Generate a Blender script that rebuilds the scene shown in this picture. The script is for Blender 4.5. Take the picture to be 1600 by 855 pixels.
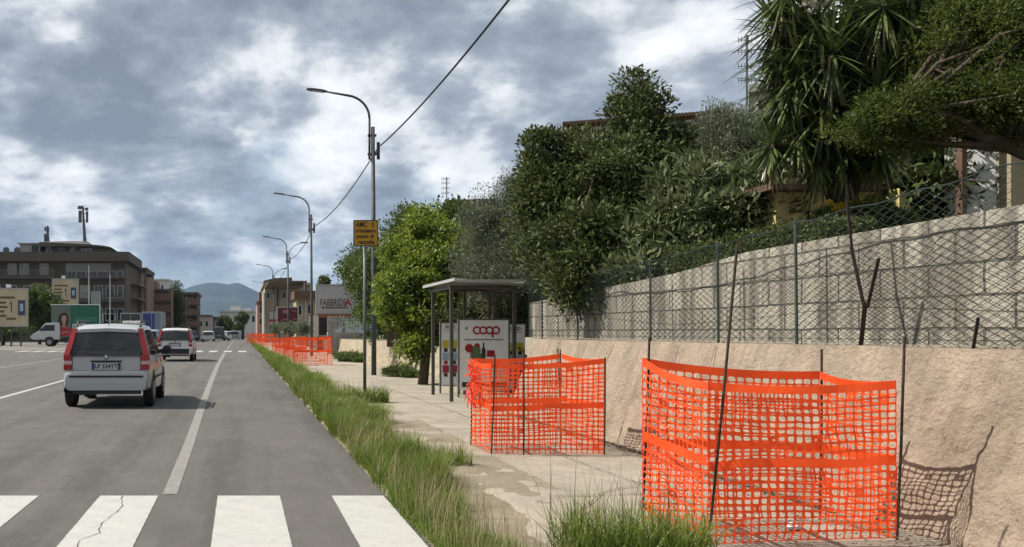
import bpy, math, random
import numpy as np
from mathutils import Vector, Matrix
R=math.radians
for o in list(bpy.data.objects): bpy.data.objects.remove(o)
SC=bpy.context.scene; COL=SC.collection
rng=np.random.default_rng(7); random.seed(7)
# ---------------------------------------------------------------- camera, sky, sun, exposure
F=1400.0; VX,VY=375.0,518.0; EYE=1.4
cam=bpy.data.cameras.new('camera'); co=bpy.data.objects.new('camera',cam); COL.objects.link(co)
co.location=(0,0,EYE); co.rotation_euler=(R(90),0,0)
cam.sensor_width=36; cam.lens=36*F/1600; cam.shift_x=(800-VX)/1600; cam.shift_y=(VY-427.5)/1600
cam.clip_start=.05; cam.clip_end=12000
SC.camera=co
SUN=Vector((-.64,.13,.757)).normalized()
W=bpy.data.worlds.new('World'); SC.world=W; W.use_nodes=True
def build_world():
    nt=W.node_tree; N=nt.nodes; L=nt.links
    for n in list(N): N.remove(n)
    out=N.new('ShaderNodeOutputWorld'); bg=N.new('ShaderNodeBackground'); bg.inputs[1].default_value=.1
    L.new(bg.outputs[0],out.inputs[0])
    sky=N.new('ShaderNodeTexSky'); sky.sky_type='NISHITA'; sky.sun_disc=False
    sky.sun_elevation=math.asin(SUN.z); sky.sun_rotation=math.atan2(SUN.x,SUN.y)
    tc=N.new('ShaderNodeTexCoord'); sep=N.new('ShaderNodeSeparateXYZ'); L.new(tc.outputs['Generated'],sep.inputs[0])
    def m(op,a,b=None,c=None,clamp=False):
        n=N.new('ShaderNodeMath'); n.operation=op; n.use_clamp=clamp
        for i,v in enumerate((a,b,c)):
            if v is None: continue
            if isinstance(v,(int,float)): n.inputs[i].default_value=v
            else: L.new(v,n.inputs[i])
        return n.outputs[0]
    z=m('MAXIMUM',sep.outputs[2],0.0); zz=m('ADD',z,.38)
    px=m('DIVIDE',sep.outputs[0],zz); py=m('DIVIDE',sep.outputs[1],zz)
    cmb=N.new('ShaderNodeCombineXYZ'); L.new(px,cmb.inputs[0]); L.new(py,cmb.inputs[1])
    def noise(off,scale,detail,rough,dist,vec=None):
        mp=N.new('ShaderNodeMapping'); mp.inputs['Location'].default_value=off; L.new(vec or cmb.outputs[0],mp.inputs[0])
        n=N.new('ShaderNodeTexNoise'); n.inputs['Scale'].default_value=scale; n.inputs['Detail'].default_value=detail
        n.inputs['Roughness'].default_value=rough; n.inputs['Distortion'].default_value=dist
        L.new(mp.outputs[0],n.inputs[0]); return n.outputs[0]
    off=(3.2,1.7,.4)
    big=noise((8.1,2.3,1.1),1.3,4,.5,.3)
    a=noise(off,2.3,14,.56,.12)
    b=noise((off[0]-.07,off[1]+.03,off[2]+.06),2.3,5,.5,.12)
    fine=noise((1,5,2),13,9,.6,.2)
    lit=m('SUBTRACT',a,b)                                # sun-side edges of the billows
    d=m('ADD',m('MULTIPLY',a,.52),m('MULTIPLY',big,.48))
    d=m('ADD',d,m('MULTIPLY',m('SUBTRACT',fine,.5),.13))
    d=m('ADD',d,m('MULTIPLY',lit,.65))
    ramp=N.new('ShaderNodeValToRGB'); L.new(d,ramp.inputs[0])
    cr=ramp.color_ramp; cr.elements[0].position=.38; cr.elements[0].color=(.20,.23,.28,1)
    cr.elements[1].position=.64; cr.elements[1].color=(.88,.89,.89,1)
    for p,c in ((.44,(.27,.305,.355,1)),(.485,(.345,.385,.44,1)),(.522,(.50,.535,.575,1)),(.562,(.70,.725,.75,1))):
        e=cr.elements.new(p); e.color=c
    vs=N.new('ShaderNodeVectorMath'); vs.operation='SCALE'; vs.inputs['Scale'].default_value=10*.85; L.new(ramp.outputs[0],vs.inputs[0])
    # clear pale strip low over the hills and a few blue gaps
    gap=m('MULTIPLY',m('SUBTRACT',noise((4,9,3),2.2,7,.6,.3),.60),9,clamp=True)
    low=m('MULTIPLY_ADD',sep.outputs[2],-16,1.35,clamp=True)
    puff=m('MULTIPLY',m('SUBTRACT',noise((2,2,7),3.5,8,.55,.2),.47),9,clamp=True)
    low=m('MULTIPLY',low,m('SUBTRACT',1.0,m('MULTIPLY',puff,.85)))
    clear=m('MAXIMUM',m('MULTIPLY',gap,.75),low,clamp=True)
    hz=N.new('ShaderNodeMix'); hz.data_type='RGBA'; hz.inputs[0].default_value=.62
    L.new(sky.outputs[0],hz.inputs[6]); hz.inputs[7].default_value=(3.4,4.1,4.6,1)
    mix=N.new('ShaderNodeMix'); mix.data_type='RGBA'; L.new(clear,mix.inputs[0]); L.new(vs.outputs[0],mix.inputs[6]); L.new(hz.outputs[2],mix.inputs[7])
    L.new(mix.outputs[2],bg.inputs[0])
build_world()
sl=bpy.data.lights.new('sun','SUN'); sl.energy=5; sl.angle=R(.5); sl.color=(1,.95,.86)
so=bpy.data.objects.new('sun',sl); COL.objects.link(so); so.rotation_euler=SUN.to_track_quat('Z','Y').to_euler()
SC.view_settings.view_transform='Standard'; SC.view_settings.look='None'; SC.view_settings.gamma=1
SC.view_settings.exposure=0.52; SC.view_settings.use_curve_mapping=False
SC.render.engine='CYCLES'
# ---------------------------------------------------------------- helpers
def P(x,y,Y): return ((x-VX)*Y/F, Y, EYE-(y-VY)*Y/F)     # a place at distance Y from what the photo shows of it
class MB:
    def __init__(s): s.v=[]; s.f=[]; s.n=0
    def add(s,v,f):
        v=np.asarray(v,float).reshape(-1,3); s.v.append(v); s.f+= [tuple(int(i)+s.n for i in q) for q in f]; s.n+=len(v); return s
    def box(s,x0,x1,y0,y1,z0,z1,rz=0,c=None):
        v=np.array([(x,y,z) for z in (z0,z1) for y in (y0,y1) for x in (x0,x1)],float)
        if rz:
            c0=np.array(c if c is not None else v.mean(0)); d=v-c0; ca,sa=math.cos(rz),math.sin(rz)
            v=np.stack([d[:,0]*ca-d[:,1]*sa,d[:,0]*sa+d[:,1]*ca,d[:,2]],1)+c0
        return s.add(v,[(0,2,3,1),(4,5,7,6),(0,1,5,4),(2,6,7,3),(0,4,6,2),(1,3,7,5)])
    def tube(s,pts,r,n=8,cap=True):
        pts=[Vector(p) for p in pts]; m=len(pts); rr=r if hasattr(r,'__len__') else [r]*m
        V=[]; 
        for i,p in enumerate(pts):
            t=(pts[min(i+1,m-1)]-pts[max(i-1,0)]).normalized()
            u=t.cross(Vector((0,0,1))) if abs(t.z)<.95 else t.cross(Vector((1,0,0))); u.normalize(); w=t.cross(u)
            for k in range(n):
                a=2*math.pi*k/n; V.append(p+(u*math.cos(a)+w*math.sin(a))*rr[i])
        Fc=[(i*n+k,i*n+(k+1)%n,(i+1)*n+(k+1)%n,(i+1)*n+k) for i in range(m-1) for k in range(n)]
        if cap: Fc+=[tuple(range(n))[::-1],tuple((m-1)*n+k for k in range(n))]
        return s.add([tuple(v) for v in V],Fc)
    def disc(s,c,ax,r0,r1,h,n=24,a0=0,a1=2*math.pi):          # annular plate, axis ax (0,1,2)
        V=[];Fc=[]; full=abs(a1-a0-2*math.pi)<1e-6; m=n if full else n+1
        o=[i for i in range(3) if i!=ax]
        for i in range(m):
            a=a0+(a1-a0)*i/n
            for r in (r0,r1):
                for hh in (-h/2,h/2):
                    q=[0,0,0]; q[o[0]]=r*math.cos(a); q[o[1]]=r*math.sin(a); q[ax]=hh
                    V.append([c[j]+q[j] for j in range(3)])
        for i in range(n):
            j=(i+1)%m; A=4*i; B=4*j
            Fc+=[(A+1,A+3,B+3,B+1),(A,B,B+2,A+2),(A+2,B+2,B+3,A+3),(A,A+1,B+1,B)]
        return s.add(V,Fc)
    def lathe(s,c,ax,prof,n=20):                               # prof: (radius, offset along axis)
        V=[];o=[i for i in range(3) if i!=ax]
        for r,h in prof:
            for k in range(n):
                a=2*math.pi*k/n; q=[0,0,0]; q[o[0]]=r*math.cos(a); q[o[1]]=r*math.sin(a); q[ax]=h; V.append([c[j]+q[j] for j in range(3)])
        m=len(prof)
        Fc=[(i*n+k,i*n+(k+1)%n,(i+1)*n+(k+1)%n,(i+1)*n+k) for i in range(m-1) for k in range(n)]
        Fc+=[tuple(range(n))[::-1],tuple((m-1)*n+k for k in range(n))]
        return s.add(V,Fc)
    def build(s,name,mat,parent=None,world=True,smooth=False,bevel=0):
        v=np.concatenate(s.v); 
        if parent is not None and world:
            v=v-np.array(parent.location)
        me=bpy.data.meshes.new(name); me.from_pydata(v.tolist(),[],s.f); me.materials.append(mat)
        if smooth: me.shade_smooth()
        me.update(); o=bpy.data.objects.new(name,me); COL.objects.link(o)
        if parent is not None: o.parent=parent
        else:
            c=Vector(((v[:,0].min()+v[:,0].max())/2,(v[:,1].min()+v[:,1].max())/2,v[:,2].min()))
            me.transform(Matrix.Translation(-c)); o.location=c
        if bevel:
            b=o.modifiers.new('bevel','BEVEL'); b.width=bevel; b.segments=2; b.limit_method='ANGLE'
        return o
def fast_mesh(name,V,nv,mat,parent=None,tint=None,smooth=False):
    """V: (N, k, 3) array: N polygons of k verts each (unshared)."""
    V=np.asarray(V,np.float32); Np,k=V.shape[:2]
    if parent is not None: V=V-np.array(parent.location,np.float32)
    me=bpy.data.meshes.new(name); me.vertices.add(Np*k); me.vertices.foreach_set('co',V.reshape(-1))
    me.loops.add(Np*k); me.loops.foreach_set('vertex_index',np.arange(Np*k,dtype=np.int32))
    me.polygons.add(Np); me.polygons.foreach_set('loop_start',np.arange(0,Np*k,k,dtype=np.int32))
    me.polygons.foreach_set('loop_total',np.full(Np,k,np.int32))
    me.materials.append(mat); me.update(calc_edges=True)
    if tint is not None:
        at=me.attributes.new('tint','FLOAT','POINT'); at.data.foreach_set('value',np.repeat(tint,k).astype(np.float32))
    o=bpy.data.objects.new(name,me); COL.objects.link(o)
    if parent is not None: o.parent=parent
    return o
def tag(o,label=None,cat=None,group=None,kind=None):
    if label: o['label']=label
    if cat: o['category']=cat
    if group: o['group']=group
    if kind: o['kind']=kind
    return o
def thing(name,label,cat,loc=(0,0,0),group=None,rz=0):
    o=bpy.data.objects.new(name,None); COL.objects.link(o); o.location=loc; o.rotation_euler=(0,0,rz); o.empty_display_size=.2
    return tag(o,label,cat,group)
def copy_tree(o,loc,label,group=None):
    def rec(a,par):
        c=a.copy(); COL.objects.link(c)
        if par is not None: c.parent=par
        for ch in a.children: rec(ch,c)
        return c
    r=rec(o,None); r.location=loc; r['label']=label
    if group: r['group']=group
    return r
def mat(name,col,rough=.7,var=.12,vs=4.,bump=0.,bs=60.,metal=0.,spec=.4,dirt=None,ds=1.5,alpha=None,coat=0,coord='Object',stretch=None):
    col=tuple(c*.78 for c in col); dirt=tuple(c*.78 for c in dirt) if dirt else None
    m=bpy.data.materials.new(name); m.use_nodes=True; nt=m.node_tree; N=nt.nodes; L=nt.links; b=N['Principled BSDF']
    b.inputs['Roughness'].default_value=rough; b.inputs['Metallic'].default_value=metal; b.inputs['Specular IOR Level'].default_value=spec
    if coat: b.inputs['Coat Weight'].default_value=coat; b.inputs['Coat Roughness'].default_value=.05
    tc=N.new('ShaderNodeTexCoord'); src=tc.outputs[coord]
    if stretch:
        mp=N.new('ShaderNodeMapping'); mp.inputs['Scale'].default_value=stretch; L.new(src,mp.inputs[0]); src=mp.outputs[0]
    n=N.new('ShaderNodeTexNoise'); n.inputs['Scale'].default_value=vs; n.inputs['Detail'].default_value=7; n.inputs['Roughness'].default_value=.62; L.new(src,n.inputs[0])
    r=N.new('ShaderNodeValToRGB'); L.new(n.outputs[0],r.inputs[0])
    r.color_ramp.elements[0].position=.3; r.color_ramp.elements[1].position=.7
    r.color_ramp.elements[0].color=tuple(max(0,c*(1-var)) for c in col)+(1,); r.color_ramp.elements[1].color=tuple(min(1,c*(1+var)) for c in col)+(1,)
    outc=r.outputs[0]
    if dirt:
        n2=N.new('ShaderNodeTexNoise'); n2.inputs['Scale'].default_value=ds; n2.inputs['Detail'].default_value=9; n2.inputs['Roughness'].default_value=.7; L.new(src,n2.inputs[0])
        r2=N.new('ShaderNodeValToRGB'); r2.color_ramp.elements[0].position=.48; r2.color_ramp.elements[1].position=.68
        r2.color_ramp.elements[0].color=(0,0,0,1); r2.color_ramp.elements[1].color=(1,1,1,1); L.new(n2.outputs[0],r2.inputs[0])
        mx=N.new('ShaderNodeMix'); mx.data_type='RGBA'; L.new(r2.outputs[0],mx.inputs[0]); L.new(outc,mx.inputs[6]); mx.inputs[7].default_value=tuple(dirt)+(1,); outc=mx.outputs[2]
    L.new(outc,b.inputs['Base Color'])
    if bump:
        n3=N.new('ShaderNodeTexNoise'); n3.inputs['Scale'].default_value=bs; n3.inputs['Detail'].default_value=6; n3.inputs['Roughness'].default_value=.65; L.new(src,n3.inputs[0])
        bp=N.new('ShaderNodeBump'); bp.inputs['Strength'].default_value=1; bp.inputs['Distance'].default_value=bump; L.new(n3.outputs[0],bp.inputs['Height']); L.new(bp.outputs[0],b.inputs['Normal'])
    return m
def leafmat(name,c1,c2,trans=.35,rough=.45,spec=.4,rare=None):
    c1=tuple(c*.75 for c in c1); c2=tuple(c*.75 for c in c2); rare=tuple(c*.75 for c in rare) if rare else None
    m=bpy.data.materials.new(name); m.use_nodes=True; nt=m.node_tree; N=nt.nodes; L=nt.links; b=N['Principled BSDF']; out=N['Material Output']
    at=N.new('ShaderNodeAttribute'); at.attribute_name='tint'
    r=N.new('ShaderNodeValToRGB'); L.new(at.outputs['Fac'],r.inputs[0]); r.color_ramp.elements[0].color=c1+(1,); r.color_ramp.elements[1].color=c2+(1,)
    if rare: r.color_ramp.elements[1].position=.9; e=r.color_ramp.elements.new(.97); e.color=rare+(1,)
    L.new(r.outputs[0],b.inputs['Base Color']); b.inputs['Roughness'].default_value=rough; b.inputs['Specular IOR Level'].default_value=spec
    t=N.new('ShaderNodeBsdfTranslucent'); L.new(r.outputs[0],t.inputs[0]); mx=N.new('ShaderNodeMixShader'); mx.inputs[0].default_value=trans
    L.new(b.outputs[0],mx.inputs[1]); L.new(t.outputs[0],mx.inputs[2]); L.new(mx.outputs[0],out.inputs[0]); return m
def glassmat(name,tint,op):
    m=bpy.data.materials.new(name); m.use_nodes=True; nt=m.node_tree; N=nt.nodes; L=nt.links; b=N['Principled BSDF']; out=N['Material Output']
    b.inputs['Base Color'].default_value=tint+(1,); b.inputs['Roughness'].default_value=.03; b.inputs['Specular IOR Level'].default_value=.6
    t=N.new('ShaderNodeBsdfTransparent'); t.inputs[0].default_value=(.72,.8,.8,1); mx=N.new('ShaderNodeMixShader'); mx.inputs[0].default_value=op
    L.new(t.outputs[0],mx.inputs[1]); L.new(b.outputs[0],mx.inputs[2]); L.new(mx.outputs[0],out.inputs[0]); return m
DG=None
def text(name,body,size,m,parent,loc,rot=(R(90),0,0),width=None,thick=.002,bold=0.0,align='CENTER'):
    """loc in the parent's local coordinates; lettering as a flat mesh"""
    cu=bpy.data.curves.new('t','FONT'); cu.body=body; cu.size=size; cu.align_x=align; cu.align_y='CENTER'; cu.extrude=thick; cu.offset=bold; cu.resolution_u=3
    o=bpy.data.objects.new('t',cu); COL.objects.link(o); bpy.context.view_layer.update()
    me=bpy.data.meshes.new_from_object(o.evaluated_get(bpy.context.evaluated_depsgraph_get())); bpy.data.objects.remove(o); bpy.data.curves.remove(cu)
    if width:
        xs=[v.co.x for v in me.vertices]; k=width/(max(xs)-min(xs)); me.transform(Matrix.Diagonal((k,1,1,1)))
    me.name=name; me.materials.clear(); me.materials.append(m); o=bpy.data.objects.new(name,me); COL.objects.link(o); o.location=loc; o.rotation_euler=rot
    if parent is not None: o.parent=parent
    return o
def struct(name,mb,m,**k): return tag(mb.build(name,m,**k),kind='structure')
def grid(x,y,zf):
    X,Y=np.meshgrid(x,y,indexing='ij'); Z=zf(X,Y); V=np.stack([X,Y,Z],-1).reshape(-1,3); n,m=len(x),len(y)
    Fc=[(i*m+j,(i+1)*m+j,(i+1)*m+j+1,i*m+j+1) for i in range(n-1) for j in range(m-1)]
    return V,Fc
def vnoise(x,y,s,seed=0):
    r=np.random.default_rng(seed); T=r.random((64,64)); x=np.asarray(x)*s+100; y=np.asarray(y)*s+100
    xi=np.floor(x).astype(int); yi=np.floor(y).astype(int); fx=x-xi; fy=y-yi; fx=fx*fx*(3-2*fx); fy=fy*fy*(3-2*fy)
    g=lambda a,b:T[a%64,b%64]
    return (g(xi,yi)*(1-fx)+g(xi+1,yi)*fx)*(1-fy)+(g(xi,yi+1)*(1-fx)+g(xi+1,yi+1)*fx)*fy
def fbm(x,y,s,seed=0,o=4): return sum(vnoise(x,y,s*2**i,seed+i)*.5**i for i in range(o))/sum(.5**i for i in range(o))
# ---------------------------------------------------------------- setting
def asphalt_mat():
    m=mat('asphalt',(.108,.102,.094),.85,.14,.8,bump=.006,bs=130,spec=.25,coord='Object')
    nt=m.node_tree; N=nt.nodes; L=nt.links; b=N['Principled BSDF']; src=b.inputs['Base Color'].links[0].from_socket
    tc=N.new('ShaderNodeTexCoord')
    def nz(scale,st,lo,hi,fac,dark):
        nonlocal src
        mp=N.new('ShaderNodeMapping'); mp.inputs['Scale'].default_value=st; L.new(tc.outputs['Object'],mp.inputs[0])
        n=N.new('ShaderNodeTexNoise'); n.inputs['Scale'].default_value=scale; n.inputs['Detail'].default_value=5; n.inputs['Roughness'].default_value=.7; L.new(mp.outputs[0],n.inputs[0])
        r=N.new('ShaderNodeMapRange'); r.inputs[1].default_value=lo; r.inputs[2].default_value=hi; r.inputs[3].default_value=0; r.inputs[4].default_value=fac; L.new(n.outputs[0],r.inputs[0])
        mx=N.new('ShaderNodeMix'); mx.data_type='RGBA'; L.new(r.outputs[0],mx.inputs[0]); L.new(src,mx.inputs[6]); mx.inputs[7].default_value=dark; src=mx.outputs[2]
    nz(90,(1,1,1),.45,.72,.6,(.235,.22,.20,1))     # light stones of the aggregate
    nz(60,(1,1,1),.5,.72,.6,(.038,.036,.034,1))      # dark pits
    nz(1.3,(1,.05,1),.46,.62,.6,(.058,.054,.051,1))   # wheel tracks and tar streaks along the road
    nz(1.1,(1,.35,1),.5,.68,.5,(.14,.13,.12,1))
    nz(5,(1,.4,1),.5,.68,.28,(.155,.147,.135,1)); nz(14,(1,1,1),.52,.7,.3,(.07,.066,.06,1))
    L.new(src,b.inputs['Base Color']); return m
MA=asphalt_mat()
M_PAINT=mat('road_paint',(.50,.49,.455),.7,.07,3,bump=.003,bs=120,dirt=(.42,.41,.38),ds=5)
def wear(m):
    nt=m.node_tree; N=nt.nodes; L=nt.links; b=N['Principled BSDF']; src=b.inputs['Base Color'].links[0].from_socket; tc=N.new('ShaderNodeTexCoord')
    for sc,lo,hi,fac,c in ((2.5,.52,.7,.5,(.36,.35,.33,1)),(38,.60,.66,.8,(.16,.15,.14,1)),(9,.62,.68,.6,(.2,.19,.175,1))):
        n=N.new('ShaderNodeTexNoise'); n.inputs['Scale'].default_value=sc; n.inputs['Detail'].default_value=8; n.inputs['Roughness'].default_value=.7; L.new(tc.outputs['Object'],n.inputs[0])
        r=N.new('ShaderNodeMapRange'); r.inputs[1].default_value=lo; r.inputs[2].default_value=hi; r.inputs[4].default_value=fac; L.new(n.outputs[0],r.inputs[0])
        mx=N.new('ShaderNodeMix'); mx.data_type='RGBA'; L.new(r.outputs[0],mx.inputs[0]); L.new(src,mx.inputs[6]); mx.inputs[7].default_value=c; src=mx.outputs[2]
    L.new(src,b.inputs['Base Color'])
wear(M_PAINT)
M_PAINTOLD=mat('worn_road_paint',(.27,.26,.235),.8,.15,6,bump=.003,bs=120,dirt=(.15,.14,.13),ds=25)
M_CONC=mat('pavement_concrete',(.37,.325,.255),.9,.14,1.2,bump=.012,bs=25,dirt=(.28,.245,.19),ds=2.2)
M_SOIL=mat('verge_soil',(.30,.255,.185),.95,.3,6,bump=.02,bs=40,dirt=(.16,.15,.08),ds=3)
M_GROUND=mat('dry_ground',(.20,.19,.12),.95,.25,.05)
mb=MB(); mb.add([(-6000,-60,-.03),(6000,-60,-.03),(6000,9000,-.03),(-6000,9000,-.03)],[(0,1,2,3)]); struct('ground',mb,M_GROUND)
mb=MB(); mb.add([(-60,-20,0),(1.32,-20,0),(1.32,420,0),(-60,420,0)],[(0,1,2,3)]); struct('road',mb,MA)
# verge: lumpy soil between road edge and pavement
xs=np.linspace(1.16,2.6,26); ys=np.concatenate([np.arange(1.5,20,.12),np.arange(20,60,.5),np.arange(60,151,3)])
def vz(X,Y):
    t=np.clip((X-1.16)/.55,0,1); e=.05*(fbm(X,Y,1.6,3)-.5)
    z=-.02+.14*t**.8+e*np.clip(t*2,0,1)+.03*(fbm(X,Y,9,8)-.5)
    return np.where(X<1.2+.10*fbm(Y,Y*0,1.1,4),-.012,z)
V,Fc=grid(xs,ys,vz); mb=MB(); mb.add(V,Fc); struct('verge',mb,M_SOIL,smooth=True)
# pavement: old concrete, ragged towards the verge, with slab joints sunk in
xs=np.linspace(1.75,5.6,60); ys=np.concatenate([np.arange(1.5,24,.1),np.arange(24,60,.5),np.arange(60,151,3)])
def pz(X,Y):
    z=.12+.02*(fbm(X,Y,.7,11)-.5)+.008*(fbm(X,Y,6,12)-.5)
    edge=1.95+.45*(fbm(Y,Y*0+3,.55,14)-.5)+.25*(fbm(Y,Y*0+9,2.6,15)-.5)
    return np.where(X<edge,z-.16*np.clip((edge-X)/.25,0,1),z)
V,Fc=grid(xs,ys,pz); mb=MB(); mb.add(V,Fc); struct('pavement',mb,M_CONC,smooth=True)
M_JOINT=mat('joint_dirt',(.13,.115,.085),.95,.3,9)
mb=MB()
def ragged(mb,pts,w,z,seed):
    r=random.Random(seed); P0=[]; 
    for (a,b) in zip(pts[:-1],pts[1:]):
        n=max(2,int(math.dist(a,b)/.08))
        for i in range(n):
            t=i/n; P0.append((a[0]+(b[0]-a[0])*t+r.uniform(-.012,.012),a[1]+(b[1]-a[1])*t+r.uniform(-.012,.012)))
    P0.append(pts[-1]); V=[];Fc=[]
    for i,p in enumerate(P0):
        q=P0[min(i+1,len(P0)-1)]; o=P0[max(i-1,0)]; dx,dy=q[0]-o[0],q[1]-o[1]; l=math.hypot(dx,dy) or 1; ww=w*r.uniform(.4,1.3)
        V+=[(p[0]-dy/l*ww,p[1]+dx/l*ww,z),(p[0]+dy/l*ww,p[1]-dx/l*ww,z)]
        if i: Fc.append((2*i-2,2*i-1,2*i+1,2*i))
    mb.add(V,Fc)
for i,y in enumerate((6.9,9.1,9.6,11.6,14.2,17.0,19.7,22.6,26)): ragged(mb,[(2.4,y),(3.2,y+.1),(4.3,y-.05)],.008,.137,i)
ragged(mb,[(3.3,4),(3.35,7),(3.28,9.6),(3.4,14),(3.3,20)],.006,.137,50)
ragged(mb,[(2.3,6.2),(2.9,7.1),(3.3,7.4),(3.9,8.6)],.005,.138,51); ragged(mb,[(2.6,12.4),(3.1,13.1),(3.6,12.9)],.005,.138,52)
ragged(mb,[(4.18,6.3),(4.2,10),(4.17,14)],.03,.136,53)
struct('pavement_joints',mb,M_JOINT)
# gravel and crumbs along road edge
V=[]; r=rng
n=3800; gx=1.23+np.abs(r.normal(0,.07,n)); gy=2.5+r.gamma(2,4.5,n); gs=r.uniform(.003,.011,n)
P4=[]
for k in range(2):
    a=r.uniform(0,6.28,n); 
    q=np.stack([np.stack([gx+np.cos(a+t)*gs,gy+np.sin(a+t)*gs,np.full(n,.002)+ (gs*.9 if j%2 else 0)],-1) for j,t in enumerate((0,1.6,3.1,4.7))],1); P4.append(q)
tag(fast_mesh('gravel',np.concatenate(P4),4,mat('gravel_stone',(.27,.245,.2),.9,.3,30)),kind='stuff')
# painted markings, each crossing as one painted sheet per stripe
def stripe(name,x0,x1,y0,y1,z,m,jag=0,skew=0):
    mb=MB(); 
    if y1-y0<4: # worn edges
        r=random.Random(int(x0*1000)); n=160; V=[]; e=lambda: r.choice((0,0,0,0,-.002,.002,-.003))
        for i in range(n+1):
            y=y0+(y1-y0)*i/n; V+=[(x0-e(),y,z),(x1+e(),y,z)]
        mb.add(V,[(2*i,2*i+1,2*i+3,2*i+2) for i in range(n)]); return struct(name,mb,m)
    mb.add([(x0,y0,z),(x1,y0,z),(x1+skew,y1,z),(x0+skew,y1,z)],[(0,1,2,3)]); return struct(name,mb,m)
def crackmat():
    m=mat('cracked_paint',(.60,.595,.565),.7,.07,3,bump=.003,bs=120,dirt=(.40,.385,.35),ds=7)
    return m
for a,b in ((-2.2,-1.71),(-1.19,-.695),(-.19,.34),(.78,1.22),(-3.2,-2.7)): stripe('zebra_stripe',a,b,4.4,7.62,.004,M_PAINT)
for k in range(16): stripe('zebra_stripe',-.11-1.02*k,.45-1.02*k,60.8,64.6,.004,M_PAINT)
mb=MB(); pts=[(-.60,7.7),(-.63,11),(-.70,16),(-.80,24),(-.93,38),(-1.0,58)]
V=[];Fc=[]
for i,(x,y) in enumerate(pts):
    V+=[(x-.06-.0006*y,y,.004),(x+.055+.0006*y,y,.004)]
    if i: Fc.append((2*i-2,2*i-1,2*i+1,2*i))
mb.add(V,Fc); struct('edge_line',mb,M_PAINTOLD)
stripe('lane_line',-5.09,-4.97,12.5,58,.004,M_PAINT); stripe('faint_lane_line',-9.3,-9.16,25,58,.004,M_PAINTOLD)
stripe('lane_line',-5.09,-4.97,70,200,.004,M_PAINTOLD); stripe('edge_line',-1.07,-.95,70,180,.004,M_PAINTOLD)
# crack over the second stripe
mb=MB(); ragged(mb,[(-1.0,7.6),(-.93,7.1),(-1.0,6.5),(-.98,6.2),(-1.06,6.0),(-1.05,5.7),(-.93,5.5),(-.9,5.3)],.0028,.008,77); ragged(mb,[(-1.0,6.5),(-1.08,6.35)],.002,.008,78); ragged(mb,[(.13,5.6),(.16,5.3),(.12,5.1)],.002,.008,79); struct('road_crack',mb,mat('crack_dark',(.07,.065,.06),.9))
M_PATCH=mat('far_asphalt',(.19,.178,.155),.9,.12,.4)
mb=MB(); mb.add([(-60,66,.004),(-7.5,66,.004),(-9,110,.004),(-60,110,.004)],[(0,1,2,3)]); struct('forecourt',mb,M_PATCH)
# battered retaining wall of rough concrete
def wall_mat():
    m=mat('rough_concrete',(.44,.35,.26),.93,.22,2.6,bump=.05,bs=24,dirt=(.32,.26,.19),ds=2.2)
    nt=m.node_tree; N=nt.nodes; L=nt.links; b=N['Principled BSDF']; src=b.inputs['Base Color'].links[0].from_socket; tc=N.new('ShaderNodeTexCoord')
    for st,sc,lo,hi,fac,c in (((1,4,.5),1.6,.5,.68,.55,(.17,.13,.095,1)),((1,1,1),9,.55,.7,.5,(.36,.30,.23,1)),((1,1,1),34,.56,.68,.7,(.14,.11,.08,1))):
        mp=N.new('ShaderNodeMapping'); mp.inputs['Scale'].default_value=st; L.new(tc.outputs['Object'],mp.inputs[0])
        n=N.new('ShaderNodeTexNoise'); n.inputs['Scale'].default_value=sc; n.inputs['Detail'].default_value=7; n.inputs['Roughness'].default_value=.65; L.new(mp.outputs[0],n.inputs[0])
        r=N.new('ShaderNodeMapRange'); r.inputs[1].default_value=lo; r.inputs[2].default_value=hi; r.inputs[4].default_value=fac; L.new(n.outputs[0],r.inputs[0])
        mx=N.new('ShaderNodeMix'); mx.data_type='RGBA'; L.new(r.outputs[0],mx.inputs[0]); L.new(src,mx.inputs[6]); mx.inputs[7].default_value=c; src=mx.outputs[2]
    L.new(src,b.inputs['Base Color']); return m
M_WALL=wall_mat()
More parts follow.
